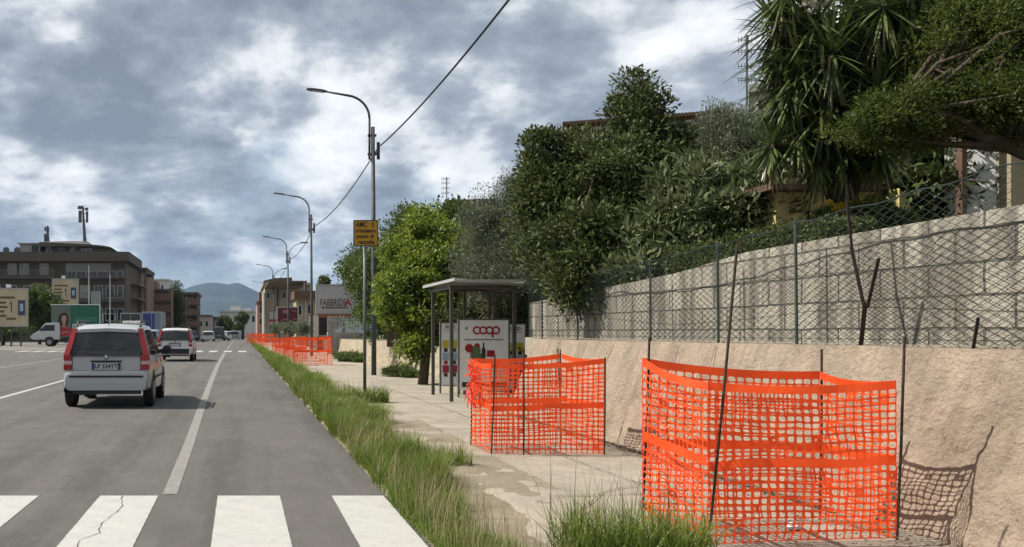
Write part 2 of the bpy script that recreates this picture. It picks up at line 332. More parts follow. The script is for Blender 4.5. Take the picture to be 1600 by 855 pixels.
def rough_wall(name,label,y0,y1,xb0,xb1,xt0,xt1,zb,zt0,zt1,amp,m,step=.035,seed=1,back=.25):
    n=int((y1-y0)/step) if y1-y0<15 else int((y1-y0)/(step*3)); ny=np.linspace(y0,y1,n); nv=np.linspace(0,1,34)
    Yg,Vg=np.meshgrid(ny,nv,indexing='ij'); t=(Yg-y0)/(y1-y0)
    xb=xb0+(xb1-xb0)*t; xt=xt0+(xt1-xt0)*t; zt=zt0+(zt1-zt0)*t+.03*(fbm(Yg,Yg*0,1.3,seed)-.5)
    Z=zb+(zt-zb)*Vg; X=xb+(xt-xb)*Vg
    rel=amp*(fbm(Yg,Z,5,seed+2,5)-.5)*2+amp*.9*(fbm(Yg,Z,14,seed+7,4)-.5)*2
    rel=rel*np.clip((1.02-Vg)*6,.25,1)*(1-.75*np.clip((Yg-8)/3,0,1)*np.clip((Vg-.35)*3,0,1))
    X=X+rel
    V=np.stack([X,Yg,Z],-1).reshape(-1,3); k=len(nv); Fc=[(i*k+j,i*k+j+1,(i+1)*k+j+1,(i+1)*k+j) for i in range(n-1) for j in range(k-1)]
    mb=MB(); mb.add(V,Fc)
    top=np.stack([np.stack([X[:,-1],ny,Z[:,-1]],-1),np.stack([X[:,-1]+back,ny,Z[:,-1]+.005],-1),np.stack([X[:,-1]+back,ny,Z[:,-1]*0-.05],-1)],1).reshape(-1,3)
    mb.add(top,[(3*i+a,3*i+a+1,3*(i+1)+a+1,3*(i+1)+a) for i in range(n-1) for a in (0,1)])
    for e in (0,n-1):
        pts=[tuple(V[e*k+j]) for j in range(k)]+[(X[e,-1]+back,ny[e],Z[e,-1]),(X[e,-1]+back,ny[e],-.05),(X[e,0],ny[e],-.05)]
        mb.add(pts,[tuple(range(len(pts)))])
    o=mb.build(name,m,smooth=True); tag(o,label,'wall'); return o
rw=rough_wall('retaining_wall','rough sloping concrete retaining wall lit by the sun beside the pavement',3.0,14.4,4.24,4.28,4.70,4.72,.06,1.29,1.27,.026,M_WALL,seed=3)
# vertical joints in the retaining wall, thin dark strips over its face
mb=MB()
for y,dz in ((8.75,.1),(9.5,.0),(11.2,.2),(12.1,0),(13.2,0)):
    V=[];Fc=[]
    for i in range(13):
        t=i/12; z=.12+t*1.14; x=4.24+.46*t-.018+.0*y; yy=y+.05*math.sin(t*4+y)+.06*t
        V+=[(x,yy-.006,z),(x,yy+.006,z)]
        if i: Fc.append((2*i-2,2*i-1,2*i+1,2*i))
    mb.add(V,Fc)
o=mb.build('joint_cracks',mat('joint_dark',(.12,.105,.08),.95),rw); 
o.location=(0,0,0)
# concrete-block wall behind the fence
def block_mat():
    m=bpy.data.materials.new('concrete_block'); m.use_nodes=True; nt=m.node_tree; N=nt.nodes; L=nt.links; b=N['Principled BSDF']; b.inputs['Roughness'].default_value=.95; b.inputs['Specular IOR Level'].default_value=.2
    tc=N.new('ShaderNodeTexCoord'); sp=N.new('ShaderNodeSeparateXYZ'); L.new(tc.outputs['Object'],sp.inputs[0]); cb=N.new('ShaderNodeCombineXYZ'); L.new(sp.outputs[1],cb.inputs[0]); L.new(sp.outputs[2],cb.inputs[1])
    nz=N.new('ShaderNodeTexNoise'); nz.inputs['Scale'].default_value=5; nz.inputs['Detail'].default_value=5; L.new(tc.outputs['Object'],nz.inputs[0])
    va=N.new('ShaderNodeVectorMath'); va.operation='MULTIPLY_ADD'; L.new(nz.outputs[1],va.inputs[0]); va.inputs[1].default_value=(.03,.03,0); L.new(cb.outputs[0],va.inputs[2])
    br=N.new('ShaderNodeTexBrick'); L.new(va.outputs[0],br.inputs[0]); br.inputs['Scale'].default_value=1; br.inputs['Brick Width'].default_value=.5; br.inputs['Row Height'].default_value=.232
    br.inputs['Mortar Size'].default_value=.011; br.inputs['Mortar Smooth'].default_value=.4; br.inputs['Bias'].default_value=-.1
    br.inputs['Color1'].default_value=(.27,.25,.205,1); br.inputs['Color2'].default_value=(.39,.365,.30,1); br.inputs['Mortar'].default_value=(.10,.092,.078,1)
    n2=N.new('ShaderNodeTexNoise'); n2.inputs['Scale'].default_value=2.2; n2.inputs['Detail'].default_value=9; n2.inputs['Roughness'].default_value=.7; L.new(tc.outputs['Object'],n2.inputs[0])
    mp=N.new('ShaderNodeMapping'); mp.inputs['Scale'].default_value=(1,5,.6); L.new(tc.outputs['Object'],mp.inputs[0])
    n3=N.new('ShaderNodeTexNoise'); n3.inputs['Scale'].default_value=1.4; n3.inputs['Detail'].default_value=6; L.new(mp.outputs[0],n3.inputs[0])
    mr=N.new('ShaderNodeMapRange'); mr.inputs[1].default_value=.45; mr.inputs[2].default_value=.62; mr.inputs[4].default_value=.75; L.new(n3.outputs[0],mr.inputs[0])
    mr2=N.new('ShaderNodeMapRange'); mr2.inputs[1].default_value=.5; mr2.inputs[2].default_value=.75; mr2.inputs[4].default_value=.5; L.new(n2.outputs[0],mr2.inputs[0])
    mx=N.new('ShaderNodeMix'); mx.data_type='RGBA'; L.new(mr.outputs[0],mx.inputs[0]); L.new(br.outputs[0],mx.inputs[6]); mx.inputs[7].default_value=(.10,.092,.078,1)
    mx2=N.new('ShaderNodeMix'); mx2.data_type='RGBA'; L.new(mr2.outputs[0],mx2.inputs[0]); L.new(mx.outputs[2],mx2.inputs[6]); mx2.inputs[7].default_value=(.19,.17,.135,1)
    L.new(mx2.outputs[2],b.inputs['Base Color'])
    n4=N.new('ShaderNodeTexNoise'); n4.inputs['Scale'].default_value=45; n4.inputs['Detail'].default_value=6; L.new(tc.outputs['Object'],n4.inputs[0])
    ad=N.new('ShaderNodeMath'); ad.operation='MULTIPLY_ADD'; L.new(br.outputs['Fac'],ad.inputs[0]); ad.inputs[1].default_value=-1.2; L.new(n4.outputs[0],ad.inputs[2])
    bp=N.new('ShaderNodeBump'); bp.inputs['Strength'].default_value=1; bp.inputs['Distance'].default_value=.012; L.new(ad.outputs[0],bp.inputs['Height']); L.new(bp.outputs[0],b.inputs['Normal'])
    return m
M_BLOCK=block_mat()
mb=MB()
prof=[(3.0,2.24),(5.5,2.24),(5.55,2.23),(9,2.20),(10.5,2.08),(12.8,2.0),(15.8,1.9)]
for (ya,za),(yb,zb) in zip(prof[:-1],prof[1:]):
    mb.add([(5.1,ya,1.2),(5.32,ya,1.2),(5.32,yb,1.2),(5.1,yb,1.2),(5.1,ya,za),(5.32,ya,za),(5.32,yb,zb),(5.1,yb,zb)],[(4,5,6,7),(0,4,7,3),(1,2,6,5),(0,1,5,4),(3,7,6,2)])
o=mb.build('block_wall',M_BLOCK); tag(o,'weathered grey concrete block wall standing behind the wire fence','wall')
mb=MB(); mb.box(4.9,5.12,3,15.4,1.0,1.30); mb.box(5.1,5.3,14.4,15.8,-.05,1.25); struct('wall_ledge',mb,M_CONC)
rough_wall('boundary_wall','pale crumbling low boundary wall under the bright green tree beyond the bus shelter',19.0,46,5.05,5.0,5.25,5.2,.05,1.10,1.0,.05,mat('pale_render',(.40,.34,.245),.95,.2,1.5,bump=.03,bs=9,dirt=(.33,.27,.18),ds=.9),seed=9)
# garden terraces behind the walls
mb=MB(); mb.box(5.33,60,-10,15.8,-.02,1.75); mb.box(6.4,60,15.8,19,-.02,1.4); mb.box(5.5,60,19,60,-.02,1.0); struct('garden_terrace',mb,mat('garden_earth',(.12,.11,.06),.95,.3,2))
# hills
def hills():
    ridge=[(-1200,60),(-500,100),(-100,110),(60,118),(180,108),(235,88),(285,66),(300,72),(320,77),(335,78),(350,75.5),(360,74),(368,78),(376,76),(390,69),(405,62),(430,54),(520,50),(700,46),(1000,58),(1400,60),(2600,40)]
    Y0=4200.; xs=np.linspace(-3500,6000,420); px=VX+F*xs/Y0; h=np.interp(px,[a for a,_ in ridge],[b for _,b in ridge])*Y0/F+EYE
    h=np.where(px<285,np.interp(px,[-3000,0,150,230,285],[40,45,55,58,66])*Y0/F+1.4,h)
    rows=np.linspace(-1,1,60); V=[]
    X,T=np.meshgrid(xs,rows,indexing='ij'); H=np.repeat(h[:,None],60,1)
    Z=H*(1-np.abs(T)**1.3)*(1-.28*fbm(X,T*900,.004,5)*np.clip(np.abs(T)*3,0,1))+ (fbm(X,T*900,.012,6)-.5)*16*np.clip(np.abs(T)*4,0,1)
    Yg=Y0+T*1100
    V=np.stack([X,Yg,Z-2],-1).reshape(-1,3); mb=MB(); mb.add(V,[(i*60+j,(i+1)*60+j,(i+1)*60+j+1,i*60+j+1) for i in range(419) for j in range(59)])
    return mb
struct('hills',hills(),mat('wooded_hillside',(.022,.034,.030),.95,.35,.004,dirt=(.04,.05,.04),ds=.003),smooth=True)

mb=MB(); mb.box(-3600,6100,-40,5400,-1.03,420); hz=mb.build('haze',None)
def hazemat():
    m=bpy.data.materials.new('air_haze'); m.use_nodes=True; nt=m.node_tree; N=nt.nodes
    N.remove(N['Principled BSDF']); v=N.new('ShaderNodeVolumePrincipled'); v.inputs['Color'].default_value=(.38,.62,1,1); v.inputs['Density'].default_value=0.00007; v.inputs['Anisotropy'].default_value=.1
    nt.links.new(v.outputs[0],N['Material Output'].inputs['Volume']); return m
hz.data.materials.clear(); hz.data.materials.append(hazemat()); tag(hz,kind='stuff')
# ---------------------------------------------------------------- barrier nets
def net_mat():
    m=bpy.data.materials.new('orange_plastic_net'); m.use_nodes=True; nt=m.node_tree; N=nt.nodes; L=nt.links; b=N['Principled BSDF']; out=N['Material Output']
    tc=N.new('ShaderNodeTexCoord'); n=N.new('ShaderNodeTexNoise'); n.inputs['Scale'].default_value=7; L.new(tc.outputs['Object'],n.inputs[0])
    r=N.new('ShaderNodeValToRGB'); r.color_ramp.elements[0].color=(.86,.075,.014,1); r.color_ramp.elements[1].color=(.92,.14,.035,1); L.new(n.outputs[0],r.inputs[0])
    L.new(r.outputs[0],b.inputs['Base Color']); b.inputs['Roughness'].default_value=.4; b.inputs['Specular IOR Level'].default_value=.35
    t=N.new('ShaderNodeBsdfTranslucent'); L.new(r.outputs[0],t.inputs[0]); mx=N.new('ShaderNodeMixShader'); mx.inputs[0].default_value=.42
    L.new(b.outputs[0],mx.inputs[1]); L.new(t.outputs[0],mx.inputs[2]); L.new(mx.outputs[0],out.inputs[0]); return m
M_NET=net_mat(); M_RUST=mat('rusty_steel',(.055,.03,.022),.85,.4,30,bump=.002,bs=200)
def net_panel(name,p0,p1,b0,b1,t0,t1,parent,seed,pu=.055,bulge=.05,sag=.03,label=None,coarse=False,mess=1.):
    """a net stretched between two rods: p0,p1 (x,y); b*,t* bottom and top heights at either end"""
    r=np.random.default_rng(seed); L=math.hypot(p1[0]-p0[0],p1[1]-p0[1]); nu=max(4,int(L/pu)); nv=21 if not coarse else 13
    # uneven row heights: the net is slack and gathers in bands
    h=.75+mess*.4*np.abs(np.sin(np.arange(nv)*r.uniform(.5,.8)+r.uniform(0,6)))+mess*r.uniform(-.2,.25,nv); h=np.clip(h,.3,2); solid={nv-1:.72,nv//2:.9,nv//2-3:.0}
    for k in (nv-1,nv//2): h[k]=.95
    vb=np.concatenate([[0],np.cumsum(h)]); vb/=vb[-1]
    sd=int(seed)
    def S(u,v):
        u=np.asarray(u,float); v=np.asarray(v,float)
        x=p0[0]+(p1[0]-p0[0])*u; y=p0[1]+(p1[1]-p0[1])*u
        tt=t0+(t1-t0)*u-sag*4*u*(1-u)*v**2; bb=b0+(b1-b0)*u
        w=v+mess*(.035*(fbm(u*L*3,v*4,1.,sd,3)-.5)*2*np.sin(np.pi*np.clip(v,0,1)) )
        z=bb+(tt-bb)*w
        dn=bulge*np.sin(np.pi*u)**.6*((fbm(u*L*2.2,v*2.2,1,sd+5,3)-.5)*2.2-.15*np.sin(np.pi*v))+ mess*.02*(fbm(u*L*3,v*13,1,sd+8,2)-.5)*2*np.sin(np.pi*u)**.4
        nx,ny=(p1[1]-p0[1])/L,-(p1[0]-p0[0])/L
        uj=mess*.010*(fbm(u*L*9,v*10,1,sd+11,2)-.5)*2
        return np.stack([x+nx*dn+(p1[0]-p0[0])/L*uj,y+ny*dn+(p1[1]-p0[1])/L*uj,z],-1)
    Q=[]
    K=12 if not coarse else 8
    ang=(np.arange(K)+.5)*2*math.pi/K
    sx=np.sign(np.cos(ang))*np.abs(np.cos(ang))**.55; sy=np.sign(np.sin(ang))*np.abs(np.sin(ang))**.55
    mxx=np.maximum(np.abs(np.cos(ang)),np.abs(np.sin(ang))); ox=np.cos(ang)/mxx; oy=np.sin(ang)/mxx
    for j in range(nv):
        va,vb_=vb[j],vb[j+1]; vc=(va+vb_)/2; hv=(vb_-va)/2
        for i in range(nu):
            uc=(i+.5)/nu; hu=.5/nu
            if j in (nv-1,nv//2):
                q=S([uc-hu,uc+hu,uc+hu,uc-hu],[va,va,vb_,vb_])
                Q.append(q); continue
            ru=hu*r.uniform(.77,.87); rv=hv*r.uniform(.72,.85)
            if r.random()<.02*mess: ru*=.3; rv*=.4
            a=S(uc+sx*ru,vc+sy*rv); b=S(uc+ox*hu,vc+oy*hv)
            for k in range(K):
                l=(k+1)%K; Q.append(np.array([b[k],b[l],a[l],a[k]]))
                
    return fast_mesh(name,np.array(Q),4,M_NET,parent)
def rod(p,z0,top,parent,r=.008,ptop=None):
    mb=MB(); q=ptop or p; mb.tube([(p[0],p[1],z0),((p[0]*.5+q[0]*.5)+.004,(p[1]+q[1])/2,(z0+top)/2),(q[0],q[1],top)],r,7); return mb.build('rod',M_RUST,parent)
def enclosure(label,corners,seed,group,coarse=False,mess=1.,tops=None,rods=None,bulge=.05):
    cx=sum(c[0] for c in corners)/4; cy=sum(c[1] for c in corners)/4
    t=thing('safety_net_enclosure',label,'safety netting',(cx,cy,.12),group)
    n=len(corners)
    for k in range(n):
        a,b=corners[k],corners[(k+1)%n]; ta,tb=(tops or [1.12]*n)[k],(tops or [1.12]*n)[(k+1)%n]
        net_panel('net_panel',a,b,.13,.13,ta,tb,t,seed+k*13,coarse=coarse,mess=mess,bulge=bulge,pu=.055 if not coarse else .075)
    for k in range(n):
        rr=(rods or {}).get(k,None)
        if rr: rod(corners[k],.05,rr[0],t,ptop=rr[1])
        else: rod(corners[k],.05,(tops or [1.12]*n)[k]+.12,t)
    return t
G='orange safety netting squares along the pavement'
e1=enclosure('large orange plastic safety net square nearest the camera, one of its rusty rods standing tall',[(2.79,5.35),(4.03,5.5),(3.95,6.1),(2.76,6.15)],3,G,tops=[1.10,1.10,1.13,1.22],rods={0:(1.93,(2.97,5.35)),1:(1.37,(4.08,5.5)),2:(1.28,(3.96,6.1)),3:(1.36,(2.81,6.15))},mess=.7,bulge=.04)
# loose second strip tied inside the nearest square
net_panel('loose_net_strip',(2.77,6.10),(2.80,5.42),.50,.40,.72,.56,e1,93,mess=1.2,bulge=.04)
e2=enclosure('orange plastic safety net square standing between the bus shelter and the nearest net square',[(2.62,9.35),(3.78,9.3),(3.66,10.2),(2.60,10.1)],31,G,tops=[1.07,1.12,1.15,1.10],mess=.55,bulge=.03,rods={0:(1.16,(2.66,9.35)),1:(1.13,(3.79,9.3)),2:(1.2,(3.67,10.35)),3:(1.2,(2.62,10.1))})
rod((2.95,9.32),.05,1.22,e2); rod((3.52,9.85),.05,1.2,e2)
b=MB(); r_=random.Random(4)
for k in range(46):   # frayed offcut tied to the left corner
    a=(2.585+r_.uniform(-.06,.03),9.9+r_.uniform(-.2,.1),r_.uniform(.7,1.1)); b.tube([a,(a[0]+r_.uniform(-.08,.06),a[1]-.03,a[2]-r_.uniform(.03,.12)),(a[0]+r_.uniform(-.06,.06),a[1],a[2]-r_.uniform(.1,.2))],.006,4)
b.build('frayed_net',M_NET,e2)
far=[('orange safety net square in front of the second lamp post, third along the pavement',2.02,33.5,1.42,1.3,1.18),
 ('crumpled orange safety netting just beyond and left of the third net square',1.90,38.5,.95,1.5,1.15),
 ('low orange safety net square standing alone before the long far row of netting',1.9,53,1.0,1.2,1.0),
 ('orange safety netting between the crumpled netting and the low lone square',1.75,44,.9,1.2,1.1),
 ('wide orange safety net square at the near end of the far row',1.45,72,1.3,1.5,1.15),
 ('orange safety net square in the middle of the far row beside the verge',1.15,84,1.4,1.5,1.15),
 ('orange safety net square farthest away where the verge meets the parked white car',.75,99,1.5,1.5,1.15)]
for i,(lb,x,y,w,d,h) in enumerate(far):
    j=.06*math.sin(i*3.3)
    enclosure(lb,[(x,y),(x+w,y+j),(x+w-.05,y+d),(x+.03,y+d-.1)],200+i*60,G,coarse=True,mess=1.1,tops=[h,h+.05,h-.03,h],bulge=.06)
# litter inside the first net
def litter(name,label,loc,s,seed,m):
    r=np.random.default_rng(seed); mb=MB(); n=10; V=[];Fc=[]
    for i in range(n+1):
        for k in range(14):
            a=i/n*math.pi; b_=k/14*2*math.pi; rr=s*(.6+.6*r.random()); V.append((rr*math.sin(a)*math.cos(b_),rr*math.sin(a)*math.sin(b_)*.7,.5*s*(1+math.cos(a))*r.uniform(.8,1)))
    for i in range(n):
        for k in range(14): Fc.append((i*14+k,(i+1)*14+k,(i+1)*14+(k+1)%14,i*14+(k+1)%14))
    mb.add(V,Fc); o=mb.build(name,m); o.location=loc; return tag(o,label,'litter')
litter('crumpled_plastic_bag','crumpled white plastic bag on the ground inside the nearest net square',(3.55,5.75,.125),.055,3,mat('white_plastic_film',(.8,.8,.8),.4,.05,9))
# ---------------------------------------------------------------- wire fence on the wall ledge
M_WIRE=mat('green_coated_wire',(.02,.035,.03),.5,.3,20); M_POSTG=mat('grey_green_post',(.05,.065,.055),.6,.2,8)
def fence():
    t=thing('chain_link_fence','dark green chain-link wire fence sagging along the top of the concrete wall','fence',(4.85,5,1.29))
    y0,y1,p=4.3,15.0,.066; n=int((y1-y0)/p); zb=1.31
    topf=lambda y: np.interp(y,[4,5.6,6.6,7.4,8.9,10.5,13,15],[2.47,2.44,2.39,2.36,2.27,2.22,2.19,2.17])+.012*np.sin(y*9)
    xf=lambda y,z: 4.83+.03*np.sin(y*1.1)+.05*(fbm(y,z*1.5,.9,21)-.5)
    V=[];Fc=[]; rad=.0036
    for i in range(n):
        yc=y0+i*p; top=topf(yc); m=int((top-zb)/(p*.48)); 
        zs=zb+np.arange(m+1)*(top-zb)/m; sg=np.where((np.arange(m+1)+i)%2==0,-.5,.5)*p*1.04
        ys=yc+sg+.006*np.sin(zs*7+yc*2); xs_=xf(ys,zs)+np.where((np.arange(m+1)+i)%2==0,.003,-.003)
        pts=np.stack([xs_,ys,zs],1)
        base=len(V)
        for q in pts:
            for (a,b) in ((1,0),(-.5,.87),(-.5,-.87)): V.append((q[0]+a*rad,q[1]+b*rad,q[2]+b*rad*.0))
        for k in range(m):
            for c in range(3): Fc.append((base+k*3+c,base+k*3+(c+1)%3,base+k*3+3+(c+1)%3,base+k*3+3+c))
    mb=MB(); mb.add(V,Fc); mb.build('wire_mesh',M_WIRE,t)
    for k,(f,rr) in enumerate(((lambda y:topf(y)+.005,.006),(lambda y:zb+.55+.02*np.sin(y),.0028),(lambda y:zb+.03,.0028))):
        mb=MB(); ys=np.arange(y0-.3,y1+.1,.15); mb.tube([(float(xf(y,f(y)))-.004,float(y),float(f(y))) for y in ys],rr,5); mb.build('tension_wire',M_WIRE,t)
    for y,h in ((5.0,2.5),(7.82,2.38),(9.1,2.3),(10.6,2.24),(12.9,2.22),(14.4,2.2)):
        mb=MB(); mb.tube([(4.86,y,1.2),(4.86,y+.02,h)],.013,8); mb.build('post',M_POSTG,t)
    return t
fence()
M_ANGLE=mat('rusted_angle_iron',(.05,.035,.03),.9,.4,14)
t=thing('braced_fence_post','rusty angle-iron fence post with two splayed braces forming a V','post',(4.80,6.95,1.29))
def anglebar(a,b,w,name,par):
    mb=MB(); a=Vector(a); b=Vector(b); d=(b-a).normalized(); u=Vector((0,1,0)); u=(u-d*u.dot(d)).normalized(); v=d.cross(u)
    for (p,q) in ((u,v),(v,u)):
        V=[]
        for e in (a,b):
            for (s,k) in ((0,0),(w,0),(w,.005),(0,.005)): V.append(tuple(e+p*s+q*k))
        mb.add(V,[(0,1,2,3),(4,7,6,5),(0,4,5,1),(1,5,6,2),(2,6,7,3),(3,7,4,0)])
    return mb.build(name,M_ANGLE,par)
anglebar((4.80,6.907,1.25),(4.80,6.85,1.62),.035,'post',t)
anglebar((4.80,6.86,1.56),(4.80,7.014,2.06),.028,'brace',t); anglebar((4.80,7.012,2.05),(4.80,7.07,2.45),.02,'post_top',t); anglebar((4.81,6.85,1.58),(4.82,6.74,1.95),.026,'brace',t)
t=thing('rusty_stake','rusty steel stake leaning against the fence with a tangle of wire','stake',(4.9,6.25,1.29))
anglebar((4.78,5.83,1.27),(4.80,5.81,1.49),.022,'stake_bar',t)
# ---------------------------------------------------------------- street lamps, cable, sign
M_GALV=mat('galvanised_steel',(.085,.09,.095),.6,.15,3,metal=.3,dirt=(.05,.05,.05),ds=4); M_LAMP=mat('dark_lamp_housing',(.03,.032,.036),.4,.1,5); M_LENS=mat('lamp_lens',(.5,.5,.48),.3)
def lamp(label,x,y,h,second=False):
    t=thing('street_lamp',label,'street lamp',(x,y,.12),'street lamps along the pavement')
    mb=MB(); mb.tube([(x,y,.1),(x-.0,y,2.6),(x-.03,y,h)],[.075,.07,.055],12); mb.build('pole',M_GALV,t,smooth=True)
    ax=x-.13; pts=[(ax,y,h-.95),(ax,y,h+.25)]
    for k in range(9):
        a=k/8*math.pi*.46; pts.append((ax-.72*(1-math.cos(a)),y,h+.25+.68*math.sin(a)))
    e=pts[-1]; pts.append((e[0]-.62,y,e[2]+.11))
    mb=MB(); mb.tube(pts,[.035]*(len(pts)-1)+[.028],10); mb.build('arm',M_GALV,t,smooth=True)
    e=pts[-1]; d=np.array([-.985,0,.13]); 
    mb=MB(); V=[]
    for s,w,hh in ((0,.035,.03),(.12,.10,.035),(.45,.13,.03),(.60,.10,.015)):
        c=np.array(e)+d*s
        V+=[c+(0,-w,-hh*.6),c+(0,w,-hh*.6),c+(0,w*.8,hh),c+(0,-w*.8,hh)]
    mb.add(V,[(4*i+k,4*i+(k+1)%4,4*i+4+(k+1)%4,4*i+4+k) for i in range(3) for k in range(4)]+[(3,2,1,0),(12,13,14,15)])
    hd=mb.build('lamp_head',M_LAMP,t)
    mb=MB(); c=np.array(e)+d*.3-np.array([0,0,.022]); mb.add([c+(-.13,-.09,.018),c+(.13,-.09,-.016),c+(.13,.09,-.016),c+(-.13,.09,.018),c+(-.13,-.09,.008),c+(.13,-.09,-.026),c+(.13,.09,-.026),c+(-.13,.09,.008)],[(0,3,2,1),(4,5,6,7),(0,1,5,4),(1,2,6,5),(2,3,7,6),(3,0,4,7)]); o=mb.build('lamp_lens',M_LENS,t)
    for zz in (h-.8,h-.25):
        mb=MB(); mb.box(x-.18,x+.07,y-.05,y+.05,zz-.03,zz+.03); mb.build('clamp',M_GALV,t)
    mb=MB(); mb.tube([(x+.13,y,h-.95),(x+.13,y,h-.45)],.05,8); mb.box(x+.02,x+.12,y-.02,y+.02,h-.8,h-.75); mb.build('cable_bracket',M_LAMP,t)
    if second:
        mb=MB(); pts=[(x+.1,y,h-.6),(x+.14,y,h+.05),(x+.45,y,h+.4),(x+1.0,y,h+.62)]; mb.tube(pts,.028,8); mb.box(x+.95,x+1.5,y-.1,y+.1,h+.6,h+.68); mb.build('side_arm',M_GALV,t)
    return t
LP=[(3.93,26.3,7.4),(3.71,46.4,7.45),(3.66,68,7.5),(3.62,96,7.5),(3.6,128,7.5)]
LB=['tallest and nearest steel street lamp behind the yellow sign, its curved arm over the road','second street lamp from the camera, rising behind the orange netting left of the white billboard','third street lamp, with a second short arm to the right over the dark red billboard','fourth street lamp, with a second short arm, in front of the beige building','farthest and smallest street lamp at the left edge of the beige building']
for k,((x,y,h),lb) in enumerate(zip(LP,LB)): lamp(lb,x,y,h,second=k in (2,3))
M_CABLE=mat('black_cable',(.015,.015,.017),.6)
mb=MB(); pl=[(4.1,6.0,6.75)]+[(x+.13,y,h-.6) for x,y,h in LP]; pts=[]
for (a,b) in zip(pl[:-1],pl[1:]):
    a=Vector(a); b=Vector(b); n=16
    for i in range(n):
        t=i/n; p=a.lerp(b,t); p.z-= .055*(b-a).length*.35*4*t*(1-t)*.9; pts.append(tuple(p))
pts.append(pl[-1]); mb.tube(pts,.02,6); tag(mb.build('overhead_cable',M_CABLE),'black overhead cable slung from lamp post to lamp post','cable')
M_YEL=mat('yellow_sign_paint',(.50,.27,.012),.5,.06,8); M_BLK=mat('black_lettering',(.03,.012,.008),.5); M_SPOST=mat('sign_post_steel',(.13,.145,.125),.5,.2,5,metal=.3)
x,y=2.27,16.3; t=thing('bus_stop_sign','small square yellow notice sign with black writing on its own post','sign',(x,y,.05))
mb=MB(); mb.tube([(x,y,.0),(x+.0,y,3.35)],.03,10); mb.build('post',M_SPOST,t,smooth=True)
mb=MB(); mb.box(x-.20,x+.225,y-.052,y-.035,2.955,3.41); pn=mb.build('sign_panel',M_YEL,t,bevel=.006)
mb=MB()
for (a,b_,c,d) in ((x-.205,x+.23,3.405,3.42),(x-.205,x+.23,2.945,2.96),(x-.213,x-.198,2.955,3.41),(x+.222,x+.237,2.955,3.41)): mb.box(a,b_,y-.056,y-.033,c,d)
mb.build('sign_rim',M_BLK,t)
lz=t.location.z
text('lettering','AMC',.13,M_BLK,t,(-.065,-.054,3.335-lz),width=.20,bold=.004)
text('lettering','i',.13,M_BLK,t,(.14,-.054,3.335-lz),bold=.006)  # dark upright i-shaped mark to the right of the top word
text('lettering','ATTENDIMENTO',.07,M_BLK,t,(.012,-.054,3.215-lz),width=.37,bold=.003)
text('lettering','punto di',.10,M_BLK,t,(.0,-.054,3.125-lz),width=.31,bold=.003)
text('lettering','raccolta',.10,M_BLK,t,(.02,-.054,3.02-lz),width=.30,bold=.003)
# ---------------------------------------------------------------- bus shelter
M_SH=mat('shelter_frame_paint',(.085,.078,.065),.55,.2,6,bump=.001,bs=80); M_ROOF=mat('shelter_roof_sheet',(.22,.225,.22),.5,.12,3,stretch=(1,14,1)); M_EDGE=mat('shelter_roof_edge',(.40,.41,.40),.5,.1,4)
t=thing('bus_shelter','open metal bus shelter with flat corrugated roof and slim posts over the poster panels','bus shelter',(4.45,17.2,.12))
for (x,y,h) in ((3.87,16.4,2.2),(3.90,18.1,2.22),(5.02,16.4,2.18),(5.04,18.1,2.2),(4.55,18.15,2.2)):
    mb=MB(); mb.box(x-.03,x+.03,y-.03,y+.03,.1,h); mb.build('post',M_SH,t)
mb=MB()
ys=np.linspace(15.8,18.45,50)
V=[];Fc=[]
for i,y in enumerate(ys):
    z=2.30+.02*(y-15.75)/3.2+.018*math.sin(i*1.05*2)
    V+=[(3.80,y,z+.02),(5.02,y,z-.05),(5.02,y,z-.056),(3.80,y,z+.014)]
    if i: 
        k=4*i
        Fc+=[(k-4,k-3,k+1,k),(k-2,k-1,k+3,k+2),(k-3,k-2,k+2,k+1),(k-1,k-4,k,k+3)]
mb.add(V,Fc); mb.build('roof',M_ROOF,t)
mb=MB(); mb.box(3.77,3.795,15.75,18.5,2.29,2.345); mb.box(3.795,5.04,15.75,15.78,2.265,2.315); mb.build('roof_edge',M_EDGE,t)
mb=MB(); mb.box(3.83,5.08,16.36,16.44,2.181,2.245); mb.box(3.83,5.08,18.06,18.14,2.201,2.265); mb.box(3.85,3.91,16.44,18.06,2.19,2.25); mb.box(5.0,5.06,16.44,18.06,2.18,2.24); mb.build('roof_frame',M_SH,t)
M_PW=mat('poster_white',(.98,1.0,1.0),.35,.04,2,dirt=(.85,.88,.88),ds=2); M_RED=mat('poster_red',(.42,.015,.03),.4); M_PY=mat('poster_yellow',(.65,.55,.03),.4); M_PD=mat('poster_dark',(.05,.04,.04),.4); M_PG=mat('poster_green',(.12,.2,.08),.4); M_PB=mat('poster_blue',(.35,.5,.6),.4); M_FR=mat('panel_frame',(.11,.12,.11),.5)
def coop_logo(par,cx,z,w,y,m):
    """four linked rings: an open c, two o's and a p with its stem; w = full width"""
    r=w/6.6; mb=MB(); rin=r*.60
    cs=[cx-w/2+r+i*1.53*r for i in range(4)]
    mb.disc((cs[0],y,z),1,rin,r,.004,20,R(42),R(318))
    for c in cs[1:]: mb.disc((c,y-.0007*cs.index(c),z),1,rin,r,.004,24)
    mb.box(cs[3]-r,cs[3]-rin,y-.006,y+.001,z-1.75*r,z)
    return mb.build('logo',m,par)
